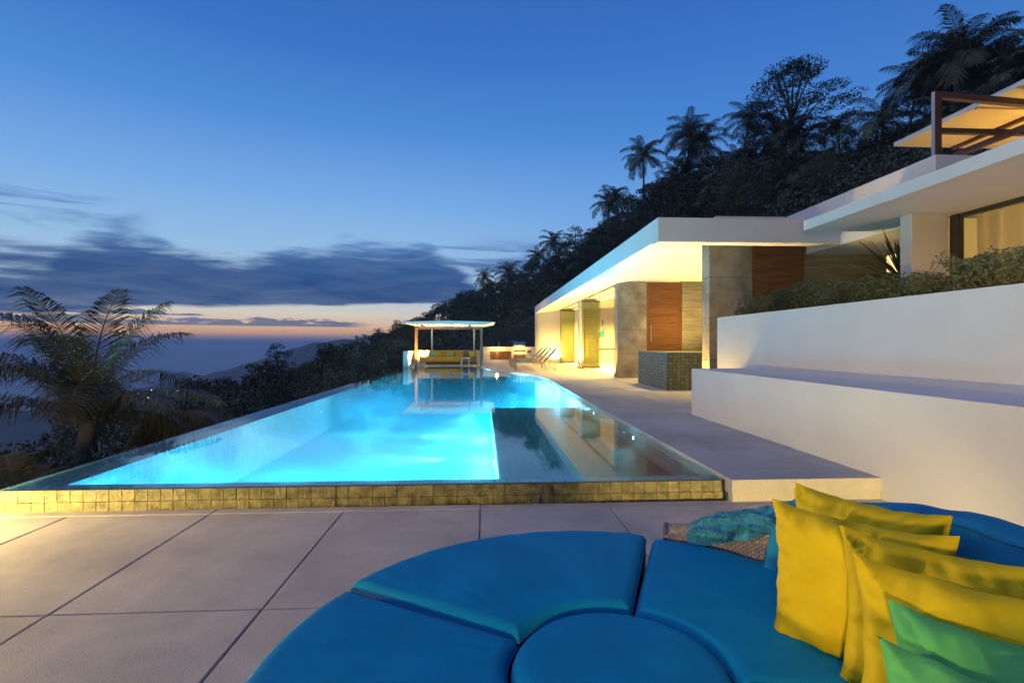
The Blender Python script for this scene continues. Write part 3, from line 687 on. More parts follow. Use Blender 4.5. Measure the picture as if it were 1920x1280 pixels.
MB().bar((6.602, 7.05, 4.893), (10.8, 7.5, 4.893), .08, .09).build('beam', M['darkwood'], cp)
MB().bar((6.602, 7.05, 4.38), (10.8, 7.05, 4.38), .07, .07).build('beam', M['darkwood'], cp)
MB().bar((7.5, 7.75, 4.30), (7.5, 1.0, 4.30), .07, .08).build('beam', M['darkwood'], cp)
lamp('canopy_lamp', 'POINT', (9.6, 7.6, 3.65), 24, (1, .62, .16), None, .1)
MB().tube([(9.6, 7.6, 3.287), (9.6, 7.6, 3.50)], .06, 12).build('lamp_body', M['lampglow'], cp)
# spiky plant beside the pillar
def blade_plant(name, base, n_, ln, m, label, cat, spread=1.2, wd=.05, seed=1):
    rr = random.Random(seed); t_ = thing(name, base, label, cat); bx = Vector(base); MB().tube([(base[0], base[1], 1.24), tuple(base)], .05, 8).build('stem', M['bark'], t_)
    for i in range(n_):
        a = i * 2.4 + rr.uniform(-.3, .3); el = rr.uniform(.15, 1.35); L = ln * rr.uniform(.75, 1.1)
        d = Vector((math.cos(a) * math.cos(el), math.sin(a) * math.cos(el), math.sin(el))); sd = d.cross(Vector((0, 0, 1))).normalized()
        pts = [(0, .6), (.3, 1), (.7, .7), (1, .02)]; v = []; f = []
        for u, ww in pts:
            p = bx + d * L * u - Vector((0, 0, .18 * L * u * u * spread)); v += [p - sd * wd * ww, p + Vector((0, 0, -.3 * wd)), p + sd * wd * ww]
        for k in range(3): f += [(k * 3, k * 3 + 1, k * 3 + 4, k * 3 + 3), (k * 3 + 1, k * 3 + 2, k * 3 + 5, k * 3 + 4)]
        MB().add(v, f).build('leaf', m, t_)
    return t_
blade_plant('spiky_plant', (6.62, 7.7, 2.25), 44, 1.0, M['palmleaf'], 'spiky long-leaved plant behind the white square pillar', 'plant', .6, .035)
blade_plant('spiky_plant', (6.75, 8.5, 1.5), 22, 1.0, M['palmleaf'], 'spiky plant growing between the stone wall and the pillar', 'plant', .6, .03, 5)
tl = thing('table_lamp', (7.49, 8.9, 1.25), 'lit square lantern behind the spiky plant', 'lamp')
MB().box(7.38, 8.8, 2.60, 7.60, 9.0, 2.92, .02).build('shade', M['shade'], tl); MB().box(7.44, 8.85, 1.25, 7.54, 8.95, 2.599).build('stand', M['dark'], tl)

# ================================================================== PERGOLA AND OUTDOOR KITCHEN
pg = thing('pergola', (-1.8, 27.5, DZ), 'flat-roofed pergola with brown posts at the far end of the pool', 'pergola')
def pgp(name, m_b, m, **k): return m_b.build(name, m, pg, **k)
for x in (-3.42, -.16): pgp('post', MB().box(x, 25.9, .10, x + .13, 26.05, 2.17), M['post'])
for x in (-2.92, -.56): pgp('post', MB().box(x, 28.95, DZ, x + .09, 29.04, 2.17), M['slingw'])
pgp('beam', MB().box(-3.289, 25.91, 2.05, -.161, 26.04, 2.165), M['post'])
pgp('beam', MB().box(-2.92, 28.96, 2.171, -.4, 29.03, 2.25), M['post'])
for x in (-3.1, -.75): pgp('beam', MB().box(x, 25.6, 2.171, x + .09, 28.955, 2.27), M['post'])
rf = MB(); pr = [(-4.05, 2.37), (-3.5, 2.275), (.05, 2.275), (.60, 2.37), (.60, 2.41), (-1.7, 2.46), (-4.05, 2.41)]
rf.v = [(x, 25.45, z) for x, z in pr] + [(x, 29.6, z) for x, z in pr]; n = len(pr)
rf.f = [tuple(range(n)), tuple(range(2 * n - 1, n - 1, -1))] + [(i, n + i, n + (i + 1) % n, (i + 1) % n) for i in range(n)]
pgp('roof', rf, M['white'])
lw = thing('parapet_wall', (-2, 29.5, DZ), 'low white wall curving round the far sunken lounge', 'wall')
MB().prism([(-3.86, 24.95), (-3.86, 29.75), (-.05, 29.75), (-.05, 29.5), (-3.62, 29.5), (-3.62, 24.95)], .1, .95).build('wall', M['white'], lw)
for k in range(2): MB().box(-3.615, 26.4 + 1.2 * k, .3, -3.60, 26.9 + 1.2 * k, .8).build('niche_panel', M['wood'], lw)
for x, y in ((-3.45, 25.35), (-3.3, 28.9), (-2.9, 26.3), (-.45, 26.3)):
    ul = uplight(x, y, 105); ul['label'] = 'tiny glowing ground light at the pool end under the pergola'; ul['group'] = 'ground lights under the pergola'
sf = thing('sofa', (-2.2, 28.7, DZ), 'long yellow outdoor sofa with aqua cushions under the pergola', 'sofa')
MB().box(-3.15, 28.35, DZ, -1.3, 29.3, .32, .01).build('plinth', M['darkwood'], sf)
MB().box(-3.2, 28.3, .325, -1.25, 29.35, .60, .04).build('seat', M['sofa'], sf)
MB().box(-3.0, 29.08, .605, -1.25, 29.35, .93, .04).build('backrest', M['sofa'], sf)
for x in (-2.85, -2.1, -1.6): MB().box(x, 28.93, .605, x + .45, 29.06, .88, .04).build('back_cushion', M['sofa'], sf)
def pillow_mesh(name, w_, h_, th, m, n_=22, seed=0, wr=.006):
    mb_ = MB()
    def fn(sgn):
        def f(u, v):
            a = 2 * u - 1; b = 2 * v - 1
            x = a * w_ / 2 * (1 - .085 * (1 - b * b) * abs(a) ** 1.5); y = b * h_ / 2 * (1 - .085 * (1 - a * a) * abs(b) ** 1.5)
            e = (1 - abs(a) ** 2.6) * (1 - abs(b) ** 2.6); z = th / 2 * max(0, e) ** .5
            k_ = 1 + .03 * (abs(a) * abs(b)) ** 5; x *= k_; y *= k_; ed = max(abs(a), abs(b)); tt_ = a if abs(b) > abs(a) else b
            x += .004 * nz((a * 3, b * 3, seed + 9)) * ed; y += .005 * nz((a * 4, b * 4, seed + 5)) * ed; pk = max(0, 1 - abs(ed - .86) / .22)
            z += .008 * pk * math.sin(24 * tt_ + seed + 5 * nz((a * 2.4, b * 2.4, seed + 1))) * (.35 + .65 * abs(nz((tt_ * 2.1, seed, 3)))) * (1 if ed < .995 else 0)
            rip = math.sin(9 * (a if abs(b) > abs(a) else b) + seed + 2 * nz((a * 2, b * 2, seed))) * ed ** 5 * (1 - ed ** 12)
            z += wr * (nz((a * 1.8 + seed, b * 1.8, sgn), 1.0) * 2.2 * e + rip * 1.7 + 1.2 * abs(nz((a * 3.1 + seed, b * 3.1, sgn * 2), 1.0)) * (ed ** 2) * (1 - ed ** 8))
            return (x, y, sgn * z if e > 1e-6 else 0)
        return f
    b0 = fn(1); b1 = fn(-1)
    mb_.grid(b0, n_, n_); mb_.grid(lambda u, v: b1(1 - u, v), n_, n_)
    return mb_.mesh(name, m, True)
aq = pillow_mesh('scatter_cushion', .42, .30, .12, M['aqua'], 14)
for k, x in enumerate((-2.75, -1.8)):
    o = obj('scatter_cushion', aq, label='aqua scatter cushion lying on the yellow sofa', cat='cushion', group='aqua cushions on the yellow sofa'); o.location = (x, 28.6, .67); o.rotation_euler = (R(20), 0, .1 * k)
ac = thing('armchair', (-.75, 28.4, DZ), 'low grey upholstered lounge chair under the pergola', 'chair')
MB().box(-1.15, 28.0, DZ, -.35, 28.9, .30).build('base', M['darkwood'], ac)
MB().box(-1.12, 28.02, .302, -.37, 28.9, .52, .04).build('seat', M['greyfab'], ac)
MB().box(-1.12, 28.75, .525, -.37, 28.98, .93, .05).build('backrest', M['greyfab'], ac)
MB().box(-.47, 28.1, .525, -.36, 28.74, .72, .03).build('arm', M['greyfab'], ac)
o = obj('scatter_cushion', pillow_mesh('scatter_cushion', .38, .38, .12, M['yellow'], 14), label='small yellow cushion on the grey lounge chair', cat='cushion'); o.location = (-.62, 28.6, .72); o.rotation_euler = (R(70), 0, .5)
st = thing('side_table', (-.95, 27.1, DZ), 'small white square side table beside the grey lounge chair', 'table')
MB().box(-1.15, 26.9, .56, -.72, 27.3, .60, .005).build('table_top', M['white'], st)
for x in (-1.14, -.77):
    for y in (26.91, 27.25): MB().box(x, y, DZ, x + .04, y + .04, .559).build('leg', M['white'], st)
kt = thing('kitchen_counter', (1.7, 34, DZ), 'long pale outdoor kitchen counter with timber cabinet doors', 'counter')
def ktp(name, m_b, m, **k): return m_b.build(name, m, kt, **k)
ktp('carcass', MB().box(.0, 33.65, DZ, 3.6, 34.3, 1.06), M['white'])
ktp('worktop', MB().box(-.04, 33.6, 1.062, 3.62, 34.32, 1.13, .005), M['white'])
ktp('end_panel', MB().box(-.02, 33.62, DZ, .32, 33.648, 1.06), M['white'])
for i in range(9): ktp('slat', MB().box(.46 + i * .155, 33.625, .30, .46 + i * .155 + .148, 33.649, .83, .003), M['wood'])
ktp('grill_front', MB().box(2.05, 33.62, .80, 2.76, 33.649, .93), M['dark'])
ktp('recess', MB().box(2.0, 33.63, .30, 2.78, 33.649, .62), M['wood'])
ktp('vent', MB().box(2.9, 33.63, .72, 3.15, 33.649, .90), M['frame'])
gr = thing('barbecue_grill', (2.4, 33.95, 1.13), 'steel barbecue grill with closed hood on the outdoor counter', 'grill')
hd = MB(); hp = [(33.70, 1.15), (33.70, 1.24), (33.78, 1.40), (33.95, 1.46), (34.2, 1.44), (34.2, 1.15)]; n = len(hp)
hd.v = [(2.0, y, z) for y, z in hp] + [(2.78, y, z) for y, z in hp]; hd.f = [tuple(range(n - 1, -1, -1)), tuple(range(n, 2 * n))] + [(i, (i + 1) % n, n + (i + 1) % n, n + i) for i in range(n)]
hd.build('hood', M['steel'], gr); MB().tube([(2.08, 33.66, 1.25), (2.70, 33.66, 1.25)], .015, 8).build('handle', M['dark'], gr); MB().box(1.98, 33.68, 1.131, 2.8, 34.2, 1.149).build('base_tray', M['steel'], gr)
fc = thing('faucet', (1.02, 34.0, 1.13), 'slim steel tap standing on the outdoor counter', 'tap')
MB().tube([(1.02, 34.05, 1.131), (1.02, 34.05, 1.40), (1.02, 33.98, 1.46), (1.02, 33.88, 1.44), (1.02, 33.86, 1.38)], .018, 8).build('spout', M['steel'], fc, smooth=True); MB().tube([(1.02, 34.05, 1.131), (1.02, 34.05, 1.17)], .035, 10).build('base', M['steel'], fc)
for x in (.9, 2.4):
    o = ktp('counter_light', MB().disc((x, 33.60, 1.04), .03, (0, 0, -1), 10, .01), M['lampglow'])
    lamp('counter_lamp', 'POINT', (x, 33.2, 1.0), 14, WARM, None, .05)

# ================================================================== SUN LOUNGERS
def make_lounger():
    t_ = thing('sun_lounger', (0, 0, 0), 'x', 'sun lounger', 'sun loungers in a row beside the pool', local=True)
    L = 1.25
    for y in (-.32, .29): MB().box(0, y, .33, L, y + .03, .38).build('side_rail', M['alu'], t_)
    for (x, y) in ((.02, -.32), (.02, .29)): MB().box(x, y, 0, x + .05, y + .03, .329).build('leg', M['alu'], t_)
    for y in (-.32, .29):
        MB().tube([(1.15, y + .015, .34), (1.30, y + .015, .20), (1.36, y + .015, 0)], .018, 6).build('leg', M['alu'], t_)
        MB().tube([(1.5, y + .015, .45), (1.66, y + .015, .30), (1.70, y + .015, 0)], .018, 6).build('leg', M['alu'], t_)
        MB().tube([(.95, y + .015, .38), (.98, y + .015, .56), (1.3, y + .015, .57), (1.42, y + .015, .50)], .016, 6).build('armrest', M['alu'], t_)
    MB().box(.03, -.289, .355, L, .289, .37).build('seat_sling', M['sling'], t_)
    a = Vector((L, 0, .37)); b = Vector((L + .52, 0, .93)); d = b - a
    for k in range(5):
        y = -.29 + k * .116; p = Vector((0, y + .058, 0))
        MB().bar(a + p, b + p, .114, .014, (0, 1, 0) if False else (-d.z, 0, d.x)).build('back_stripe', M['sling'] if k % 2 == 0 else M['slingw'], t_)
    for y in (-.31, .30): MB().tube([a + Vector((0, y, 0)), b + Vector((.03, y, .03))], .016, 6).build('back_rail', M['alu'], t_)
    return t_
L0 = make_lounger()
LAB = ['sun lounger with striped raised back nearest the pool curve, blue towel on it', 'striped sun lounger second from the pool curve', 'striped sun lounger second from the outdoor kitchen', 'striped sun lounger closest to the outdoor kitchen counter']
tw = MB().grid(lambda u, v: (.02 + u * .85, -.31 + v * .62, .385 + .02 * math.sin(u * 9) * math.sin(v * 4 + 1) + (.03 if u < .1 else 0)), 18, 12).mesh('towel', M['towel'], True)
for i, y in enumerate((21.7, 23.3, 25.0, 26.8)):
    o = L0 if i == 0 else copy_tree(L0); o.location = (1.34, y, DZ); o['label'] = LAB[i]
    if i < 2:
        w_ = obj('towel', tw, label=('blue towel draped on the lounger nearest the pool curve', 'blue towel draped on the second striped lounger')[i], cat='towel', group='towels on the sun loungers'); w_.location = (1.34, y, DZ)

# ================================================================== DAYBED
BC = Vector((.36, 1.335, 0)); RO, RI, SZ = .975, .288, .45
db = thing('daybed', (BC.x, BC.y, 0), 'large round wicker daybed with blue seat cushions and curved back', 'daybed')
def dbp(name, m_b, m, **k): return m_b.build(name, m, db, **k)
def arc(r, a, z): return (BC.x + r * math.cos(a), BC.y + r * math.sin(a), z)
dbp('wicker_base', MB().grid(lambda u, v: arc(.93 + .015 * v, 2 * math.pi * u, .04 + v * .25), 96, 8, True), None or mat('wicker', (.10, .075, .065), .55, .2, 20, .6, 60, .4), smooth=True)
dbp('base_top', MB().add([arc(.94, 2 * math.pi * k / 64, .291) for k in range(64)], [tuple(range(64))]), M['dark'])
def cushion(r0, r1, a0, a1, z0, z1, b=.035, nr=34, na=70, seed=0, gap=.007):
    def warp(n_, length):       # spacing dense at the borders
        x = np.linspace(0, 1, n_); e = .09
        y = .5 - .5 * np.cos(math.pi * x); return .5 * y + .5 * (.5 - .5 * np.cos(math.pi * y))
    rs = r0 + (r1 - r0) * warp(nr, r1 - r0); th = a0 + (a1 - a0) * warp(na, 1); V = []; Fc = []
    for i, r_ in enumerate(rs):
        for j, a in enumerate(th):
            er = min(r_ - r0, r1 - r_); ea = min(a - a0, a1 - a) * r_ if a1 - a0 < 6 else 9
            k = 3.0; e = min(er, ea)
            rr_ = r_; aa = a
            z = z1 - b + math.sqrt(max(0, b * b - max(0, b - e) ** 2)) if e < b else z1
            z += .006 * (1 - math.exp(-e / .12)) + .0022 * nz((r_ * 4, a * 4, seed)) * min(1, e / .05)
            rip = math.exp(-((r1 - r_) / .20)) * .0075 * math.sin(a * 46 + 5 * nz((a * 3, r_ * 2, seed))) * max(0, nz((a * 2.2, 1, seed)) + .22) + .004 * abs(nz((r_ * 3 + a * 2, a * 7, seed + 3))) * min(1, e / .1)
            z += rip * min(1, e / .03)
            # rounded plan corners
            V.append(arc(rr_, aa, z))
    for i in range(nr - 1):
        for j in range(na - 1):
            Fc.append((i * na + j, i * na + j + 1, (i + 1) * na + j + 1, (i + 1) * na + j)[::-1])
    m_ = MB().add(V, Fc)
    bd = [(i, 0) for i in range(nr)] + [(nr - 1, j) for j in range(1, na)] + [(i, na - 1) for i in range(nr - 2, -1, -1)] + [(0, j) for j in range(na - 2, 0, -1)]
    base_ = len(m_.v); ring = [m_.v[i * na + j] for i, j in bd]
    m_.v += [(x, y, z0) for x, y, z in ring]; N_ = len(bd)
    for k in range(N_):
        a_ = bd[k][0] * na + bd[k][1]; c_ = bd[(k + 1) % N_][0] * na + bd[(k + 1) % N_][1]
        m_.f.append((a_, c_, base_ + (k + 1) % N_, base_ + k))
    piping = MB().tube([(x, y, z + .001) for x, y, z in ring[::2] + [ring[0]]], .0045, 6, False)
    return m_, piping
A = [R(67.5), R(149)]
segs = [(A[0] + .012, A[1] - .012), (A[1] + .012, R(232)), (R(-14), A[0] - .02), (R(232) + .02, R(346) - .02)]
for k, (a0, a1) in enumerate(segs):
    m_, pp = cushion(RI + .012, RO, a0, a1, .30, SZ + (.012 if k == 0 else 0), seed=k * 7.3)
    cobj = dbp('seat_cushion', m_, M['blue'], smooth=True); sub('piping', pp, M['pipe'], cobj, True)
def disc_c(u, v):
    r_ = v * RI; e = RI - r_; b = .04; z = SZ + .004
    z = z - b + math.sqrt(max(0, b * b - max(0, b - e) ** 2)) if e < b else z
    z += .010 * (1 - (r_ / RI) ** 2) + .002 * nz((r_ * math.cos(u * 6.283) * 5, r_ * math.sin(u * 6.283) * 5, 2))
    return arc(r_, 2 * math.pi * u, z)
cm = MB()
vv = [0, .2, .4, .6, .75, .84, .9, .94, .97, .985, .995, 1.0]
cm.grid(lambda u, v: disc_c(u, vv[int(round(v * (len(vv) - 1)))]), 72, len(vv), True)
cm.f = [f[::-1] for f in cm.f]
nb = len(cm.v); cm.v += [arc(RI, 2 * math.pi * k / 72, .30) for k in range(72)]
cm.f += [((len(vv) - 1) * 72 + k, nb + k, nb + (k + 1) % 72, (len(vv) - 1) * 72 + (k + 1) % 72) for k in range(72)]
dbp('centre_cushion', cm, M['blue'], smooth=True)
# curved wicker backrest, rim climbing towards the right
def rimz(a):
    d_ = math.degrees(a); return float(np.interp(-d_, [-64, -58, -48, -38, -30, -17, 0, 40], [.43, .445, .51, .585, .645, .725, .775, .79]))
wick = bpy.data.materials.new('wicker_weave'); wick.use_nodes = True; q = NT(wick.node_tree); p_ = q.n['Principled BSDF']
uvn = q.new('ShaderNodeUVMap'); bt = q.new('ShaderNodeTexBrick'); bt.offset = .5; q.l.new(uvn.outputs[0], bt.inputs[0])
bt.inputs['Color1'].default_value = (.44, .38, .38, 1); bt.inputs['Color2'].default_value = (.30, .25, .25, 1); bt.inputs['Mortar'].default_value = (.015, .012, .012, 1)
bt.inputs['Scale'].default_value = 1; bt.inputs['Brick Width'].default_value = .022; bt.inputs['Row Height'].default_value = .009; bt.inputs['Mortar Size'].default_value = .0016; bt.inputs['Mortar Smooth'].default_value = .6
q.l.new(bt.outputs[0], p_.inputs['Base Color']); p_.inputs['Roughness'].default_value = .5
bu = q.new('ShaderNodeBump'); bu.invert = True; bu.inputs['Distance'].default_value = .004; q.l.new(bt.outputs['Fac'], bu.inputs['Height']); q.l.new(bu.outputs[0], p_.inputs['Normal'])
A0, A1 = R(60), R(-78)
def wk(u, v):
    a = A0 + (A1 - A0) * u; zt = rimz(a) - .02
    if v < .45: return arc(.985, a, .28 + (zt - .28) * (v / .45))
    if v < .55: return arc(.985 + .11 * ((v - .45) / .1), a, zt + .03 * math.sin(math.pi * (v - .45) / .1))
    return arc(1.095 - .05 * ((v - .55) / .45), a, zt + (.04 - zt) * ((v - .55) / .45))
NU, NV = 120, 41
wb = MB().grid(wk, NU, NV); wo_ = dbp('backrest', wb, wick, smooth=True)
me = wo_.data; ul_ = me.uv_layers.new(name='UVMap'); vi = np.zeros(len(me.loops), int); me.loops.foreach_get('vertex_index', vi)
ii = vi % NU; jj = vi // NU; aa = abs(A1 - A0) * ii / (NU - 1); zz = np.array([me.vertices[k].co.z for k in range(len(me.vertices))])[vi]
ul_.data.foreach_set('uv', np.stack([aa * 1.04, np.where(jj > 20, -zz, zz)], 1).ravel())
# rolled arm end and end cap
rr_ = MB().tube([arc(1.045, R(d_), rimz(R(d_)) - .005) for d_ in range(63, 28, -3)], [.062] * 8 + [.058, .05, .04, .03], 18)
dbp('rolled_arm', rr_, mat('wicker_roll', (.24, .20, .20), .55, .4, 60, .6, 120, .4), smooth=True)
cc_ = Vector(arc(1.045, R(63.2), rimz(R(63)) - .005)); tn = Vector((-math.sin(R(63)), math.cos(R(63)), -.05))
dbp('end_cap', MB().disc(cc_, .066, tn, 24, .012), mat('grey_cap', (.10, .10, .13), .4, .1, 10))
# blue padded back, draped over the rim
def pad(u, v):
    a = R(38) + (R(-76) - R(38)) * u; zt = rimz(a) + .045
    wr = .010 * nz((a * 7, v * 3, 4)) + .006 * math.sin(a * 30 + 3 * nz((a * 5, v * 2, 1)))
    if v < .6:
        k = v / .6; return arc(.88 + .09 * k ** 1.5 + wr, a, SZ - .01 + (zt - .03 - SZ + .01) * k)
    k = (v - .6) / .4; an = math.pi * k; return arc(1.05 - .08 * math.cos(an) + wr * .5, a, zt - .03 + .035 * math.sin(an) - .06 * max(0, k - .5) + wr * .4)
dbp('back_pad', MB().grid(pad, 110, 30), M['bluepad'], smooth=True)
dbp('seam', MB().tube([tuple(Vector(pad(k / 60, .62)) + Vector((0, 0, .002))) for k in range(61)], .004, 5), M['pipe'], smooth=True)
# folded teal cloth (lowered sun hood) gathered on the arm
def ruff(u, v):
    a = R(58) + (R(28) - R(58)) * u; an = (v - .5) * 3.9; fo = 1 - abs(math.sin(v * 17 + 2.2 * nz((u * 3, v * 2, 6)) + u * 3)); r_ = .072 + .020 * fo + .010 * nz((u * 7, v * 6, 3)) + .005 * nz((u * 24, v * 16, 9))
    sc_ = min(1, .75 + u * 3) ; zc = rimz(a) - .005
    return arc(1.045 + r_ * math.sin(an) * .95, a + .02 * nz((u * 6, v * 5, 8)), zc + r_ * math.cos(an) * (.9 * sc_ + .05) + .004)
dbp('folded_hood', MB().grid(ruff, 150, 90), M['teal'], smooth=True)

# loose pillows leaning along the back
PW = .40
pm_y = [pillow_mesh('pillow', PW + .03, PW, .185, M['yellow'], 66, k * 3.1, .012) for k in range(4)]
pm_g = [pillow_mesh('pillow', PW, PW - .03, .185, M['green'], 66, 20 + k * 3.1, .012) for k in range(2)]
def place_pillow(me, c, wd, lean, label, roll=0.0):
    t_ = thing('pillow', (0, 0, 0), label, 'pillow', 'pillows on the round daybed', local=True)
    o = bpy.data.objects.new('cover', me); col.objects.link(o); o.parent = t_
    x = Vector((wd[0], wd[1], 0)).normalized(); nrm = Vector((x.y, -x.x, 0)); nrm = -nrm if nrm.x > 0 else nrm
    up_ = Vector((0, 0, 1)) * math.cos(lean) - nrm * math.sin(lean); nn = x.cross(up_).normalized()
    if roll: Rm = Matrix.Rotation(roll, 3, nn); x = Rm @ x; up_ = Rm @ up_
    t_.matrix_world = Matrix.Translation(c) @ Matrix((x, up_, nn)).transposed().to_4x4()
    return t_
place_pillow(pm_y[0], (1.135, 1.475, .635), (.40, -.90), .10, 'yellow pillow at the back of the row, tucked against the blue backrest', .03)
place_pillow(pm_y[1], (1.015, 1.345, .625), (.60, -.80), .06, 'big yellow pillow showing its whole face, standing on the blue seat', .02)
place_pillow(pm_y[2], (1.075, 1.125, .625), (.72, -.69), .08, 'yellow pillow between the full-face pillow and the front yellow one', .0)
place_pillow(pm_y[3], (.985, .955, .625), (.72, -.69), .08, 'front yellow pillow directly behind the green pillows', .0)
place_pillow(pm_g[0], (.945, .83, .595), (.70, -.71), .14, 'larger green pillow leaning on the yellow pillows', .0)
place_pillow(pm_g[1], (.865, .755, .565), (.72, -.69), .20, 'paler green pillow in front of the other green pillow', .0)

# ================================================================== LANTERNS OUTSIDE THE FRAME (the warm light they throw is in the picture)
def lantern(loc, e, label, ht=.45, grp='patio lanterns', aim=None, cone=150, soft=.05):
    x, y, z = loc; t_ = thing('lantern', loc, label, 'lamp', grp)
    MB().box(x - .09, y - .09, z, x + .09, y + .09, z + .04, .004).build('base', M['dark'], t_)
    for sx in (-.08, .07):
        for sy in (-.08, .07): MB().box(x + sx, y + sy, z + .041, x + sx + .01, y + sy + .01, z + ht).build('post', M['dark'], t_)
    MB().box(x - .1, y - .1, z + ht + .001, x + .1, y + .1, z + ht + .03, .004).build('lid', M['dark'], t_)
    MB().tube([(x, y, z + .05), (x, y, z + ht * .5)], .035, 12).build('candle', M['lampglow'], t_)
    lamp('lantern_lamp', 'SPOT' if aim else 'POINT', (x, y, z + ht * .72), e, (1, .71, .22), None, soft, aim, cone if aim else None, .6)
lantern((-4.45, 3.45, 0), 135, 'lantern on the patio corner by the tiled pool edge', .40, aim=(1, .12, -.22))
lantern((2.80, 1.1, 0), 92, 'small lantern on the patio between the daybed and the white wall', .22, aim=(-.16, 1, .0), cone=54)
lantern((-2.5, -4.6, .95), 215, 'lantern on a tall wooden pedestal behind the daybed', .5, soft=.4)
MB().box(-2.65, -4.75, 0, -2.35, -4.45, .949, .01).build('pedestal', M['wood'], label='tall square wooden pedestal carrying a lantern', cat='pedestal')

# ================================================================== VEGETATION
def np_mesh(name, V, Q, m):
    me = bpy.data.meshes.new(name); V = np.asarray(V, np.float32); Q = np.asarray(Q, np.int32); k = Q.shape[1]
    me.vertices.add(len(V)); me.vertices.foreach_set('co', V.ravel()); me.loops.add(Q.size); me.loops.foreach_set('vertex_index', Q.ravel())
    me.polygons.add(len(Q)); me.polygons.foreach_set('loop_start', np.arange(0, Q.size, k, dtype=np.int32)); me.polygons.foreach_set('loop_total', np.full(len(Q), k, np.int32))
    me.materials.append(m); me.update(calc_edges=True); return me
def leaf_quads(C, size, rg, aspect=.5, up=.35):
    n_ = len(C); d = rg.normal(size=(n_, 3)); d /= np.linalg.norm(d, axis=1)[:, None]
    a = rg.normal(size=(n_, 3)); a -= d * (a * d).sum(1)[:, None]; a /= np.linalg.norm(a, axis=1)[:, None]
    s_ = size * rg.uniform(.6, 1.3, (n_, 1))
    V = np.stack([C - d * s_, C + a * s_ * aspect, C + d * s_, C - a * s_ * aspect], 1).reshape(-1, 3)
    return V, np.arange(4 * n_).reshape(-1, 4)
def tree_meshes(seed, h, rw, style, m_leaf, nclump=46, per=52, ls=.15):
    rg = np.random.default_rng(seed); tr = MB(); lean = rg.uniform(-.08, .08, 2) * h
    top_ = h * (.80 if style != 'umbrella' else .86); pts = []
    for k in range(7):
        u = k / 6; pts.append((lean[0] * u * u + .1 * math.sin(u * 5 + seed), lean[1] * u * u, -1.5 + u * (top_ + 1.5)))
    r0 = (.018 * h + .06) * (.7 if style == 'umbrella' else 1); tr.tube(pts, [r0 * (1 - .8 * k / 6) for k in range(7)], 7)
    C = []
    def pos(u): k = min(int(u * 6), 5); f_ = u * 6 - k; return np.array(pts[k]) * (1 - f_) + np.array(pts[k + 1]) * f_
    for i in range(nclump):
        a = rg.uniform(0, 2 * math.pi)
        if style == 'round':
            z = h * rg.uniform(.30, 1.0); pz_ = (z / h - .30) / .70; rad = rw * (math.sin(math.pi * min(1, pz_ * .85 + .12)) ** .7) * math.sqrt(rg.uniform(.25, 1))
        elif style == 'umbrella':
            lay = rg.integers(0, 5); z = h * (.50 + .12 * lay + rg.uniform(-.03, .03)); rad = rw * (.80, 1.0, .95, .75, .45)[lay] * math.sqrt(rg.uniform(.08, 1))
        else:
            z = h * rg.uniform(.15, 1.0); rad = rw * (1 - (z / h) ** 2 * .7) * math.sqrt(rg.uniform(.2, 1))
        c = pos(min(1, z / h)) * [1, 1, 0] + np.array([rad * math.cos(a), rad * math.sin(a), z])
        cr = (.17 if style != 'umbrella' else .15) * rw * rg.uniform(.7, 1.4); flat = .75 if style != 'umbrella' else .24
        pp = rg.normal(size=(per, 3)); pp /= np.linalg.norm(pp, axis=1)[:, None]; pp *= rg.uniform(.35, 1, (per, 1)) ** .5; C.append(c + pp * cr * [1.25, 1.25, flat])
        if i % (4 if style == 'umbrella' else 2) == 0:
            s_ = pos(max(.2, min(.97, z / h - rg.uniform(.10, .25)))); mid = (s_ + c) / 2 + [0, 0, .05 * h * rg.uniform(-.3, .6)]
            tr.tube([tuple(s_), tuple(mid), tuple(c)], [r0 * .42, r0 * .26, r0 * .10], 5, False)
    C = np.concatenate(C); V, Q = leaf_quads(C, ls, rg)
    return tr.mesh('trunk', M['bark'], True), np_mesh('crown', V, Q, m_leaf)
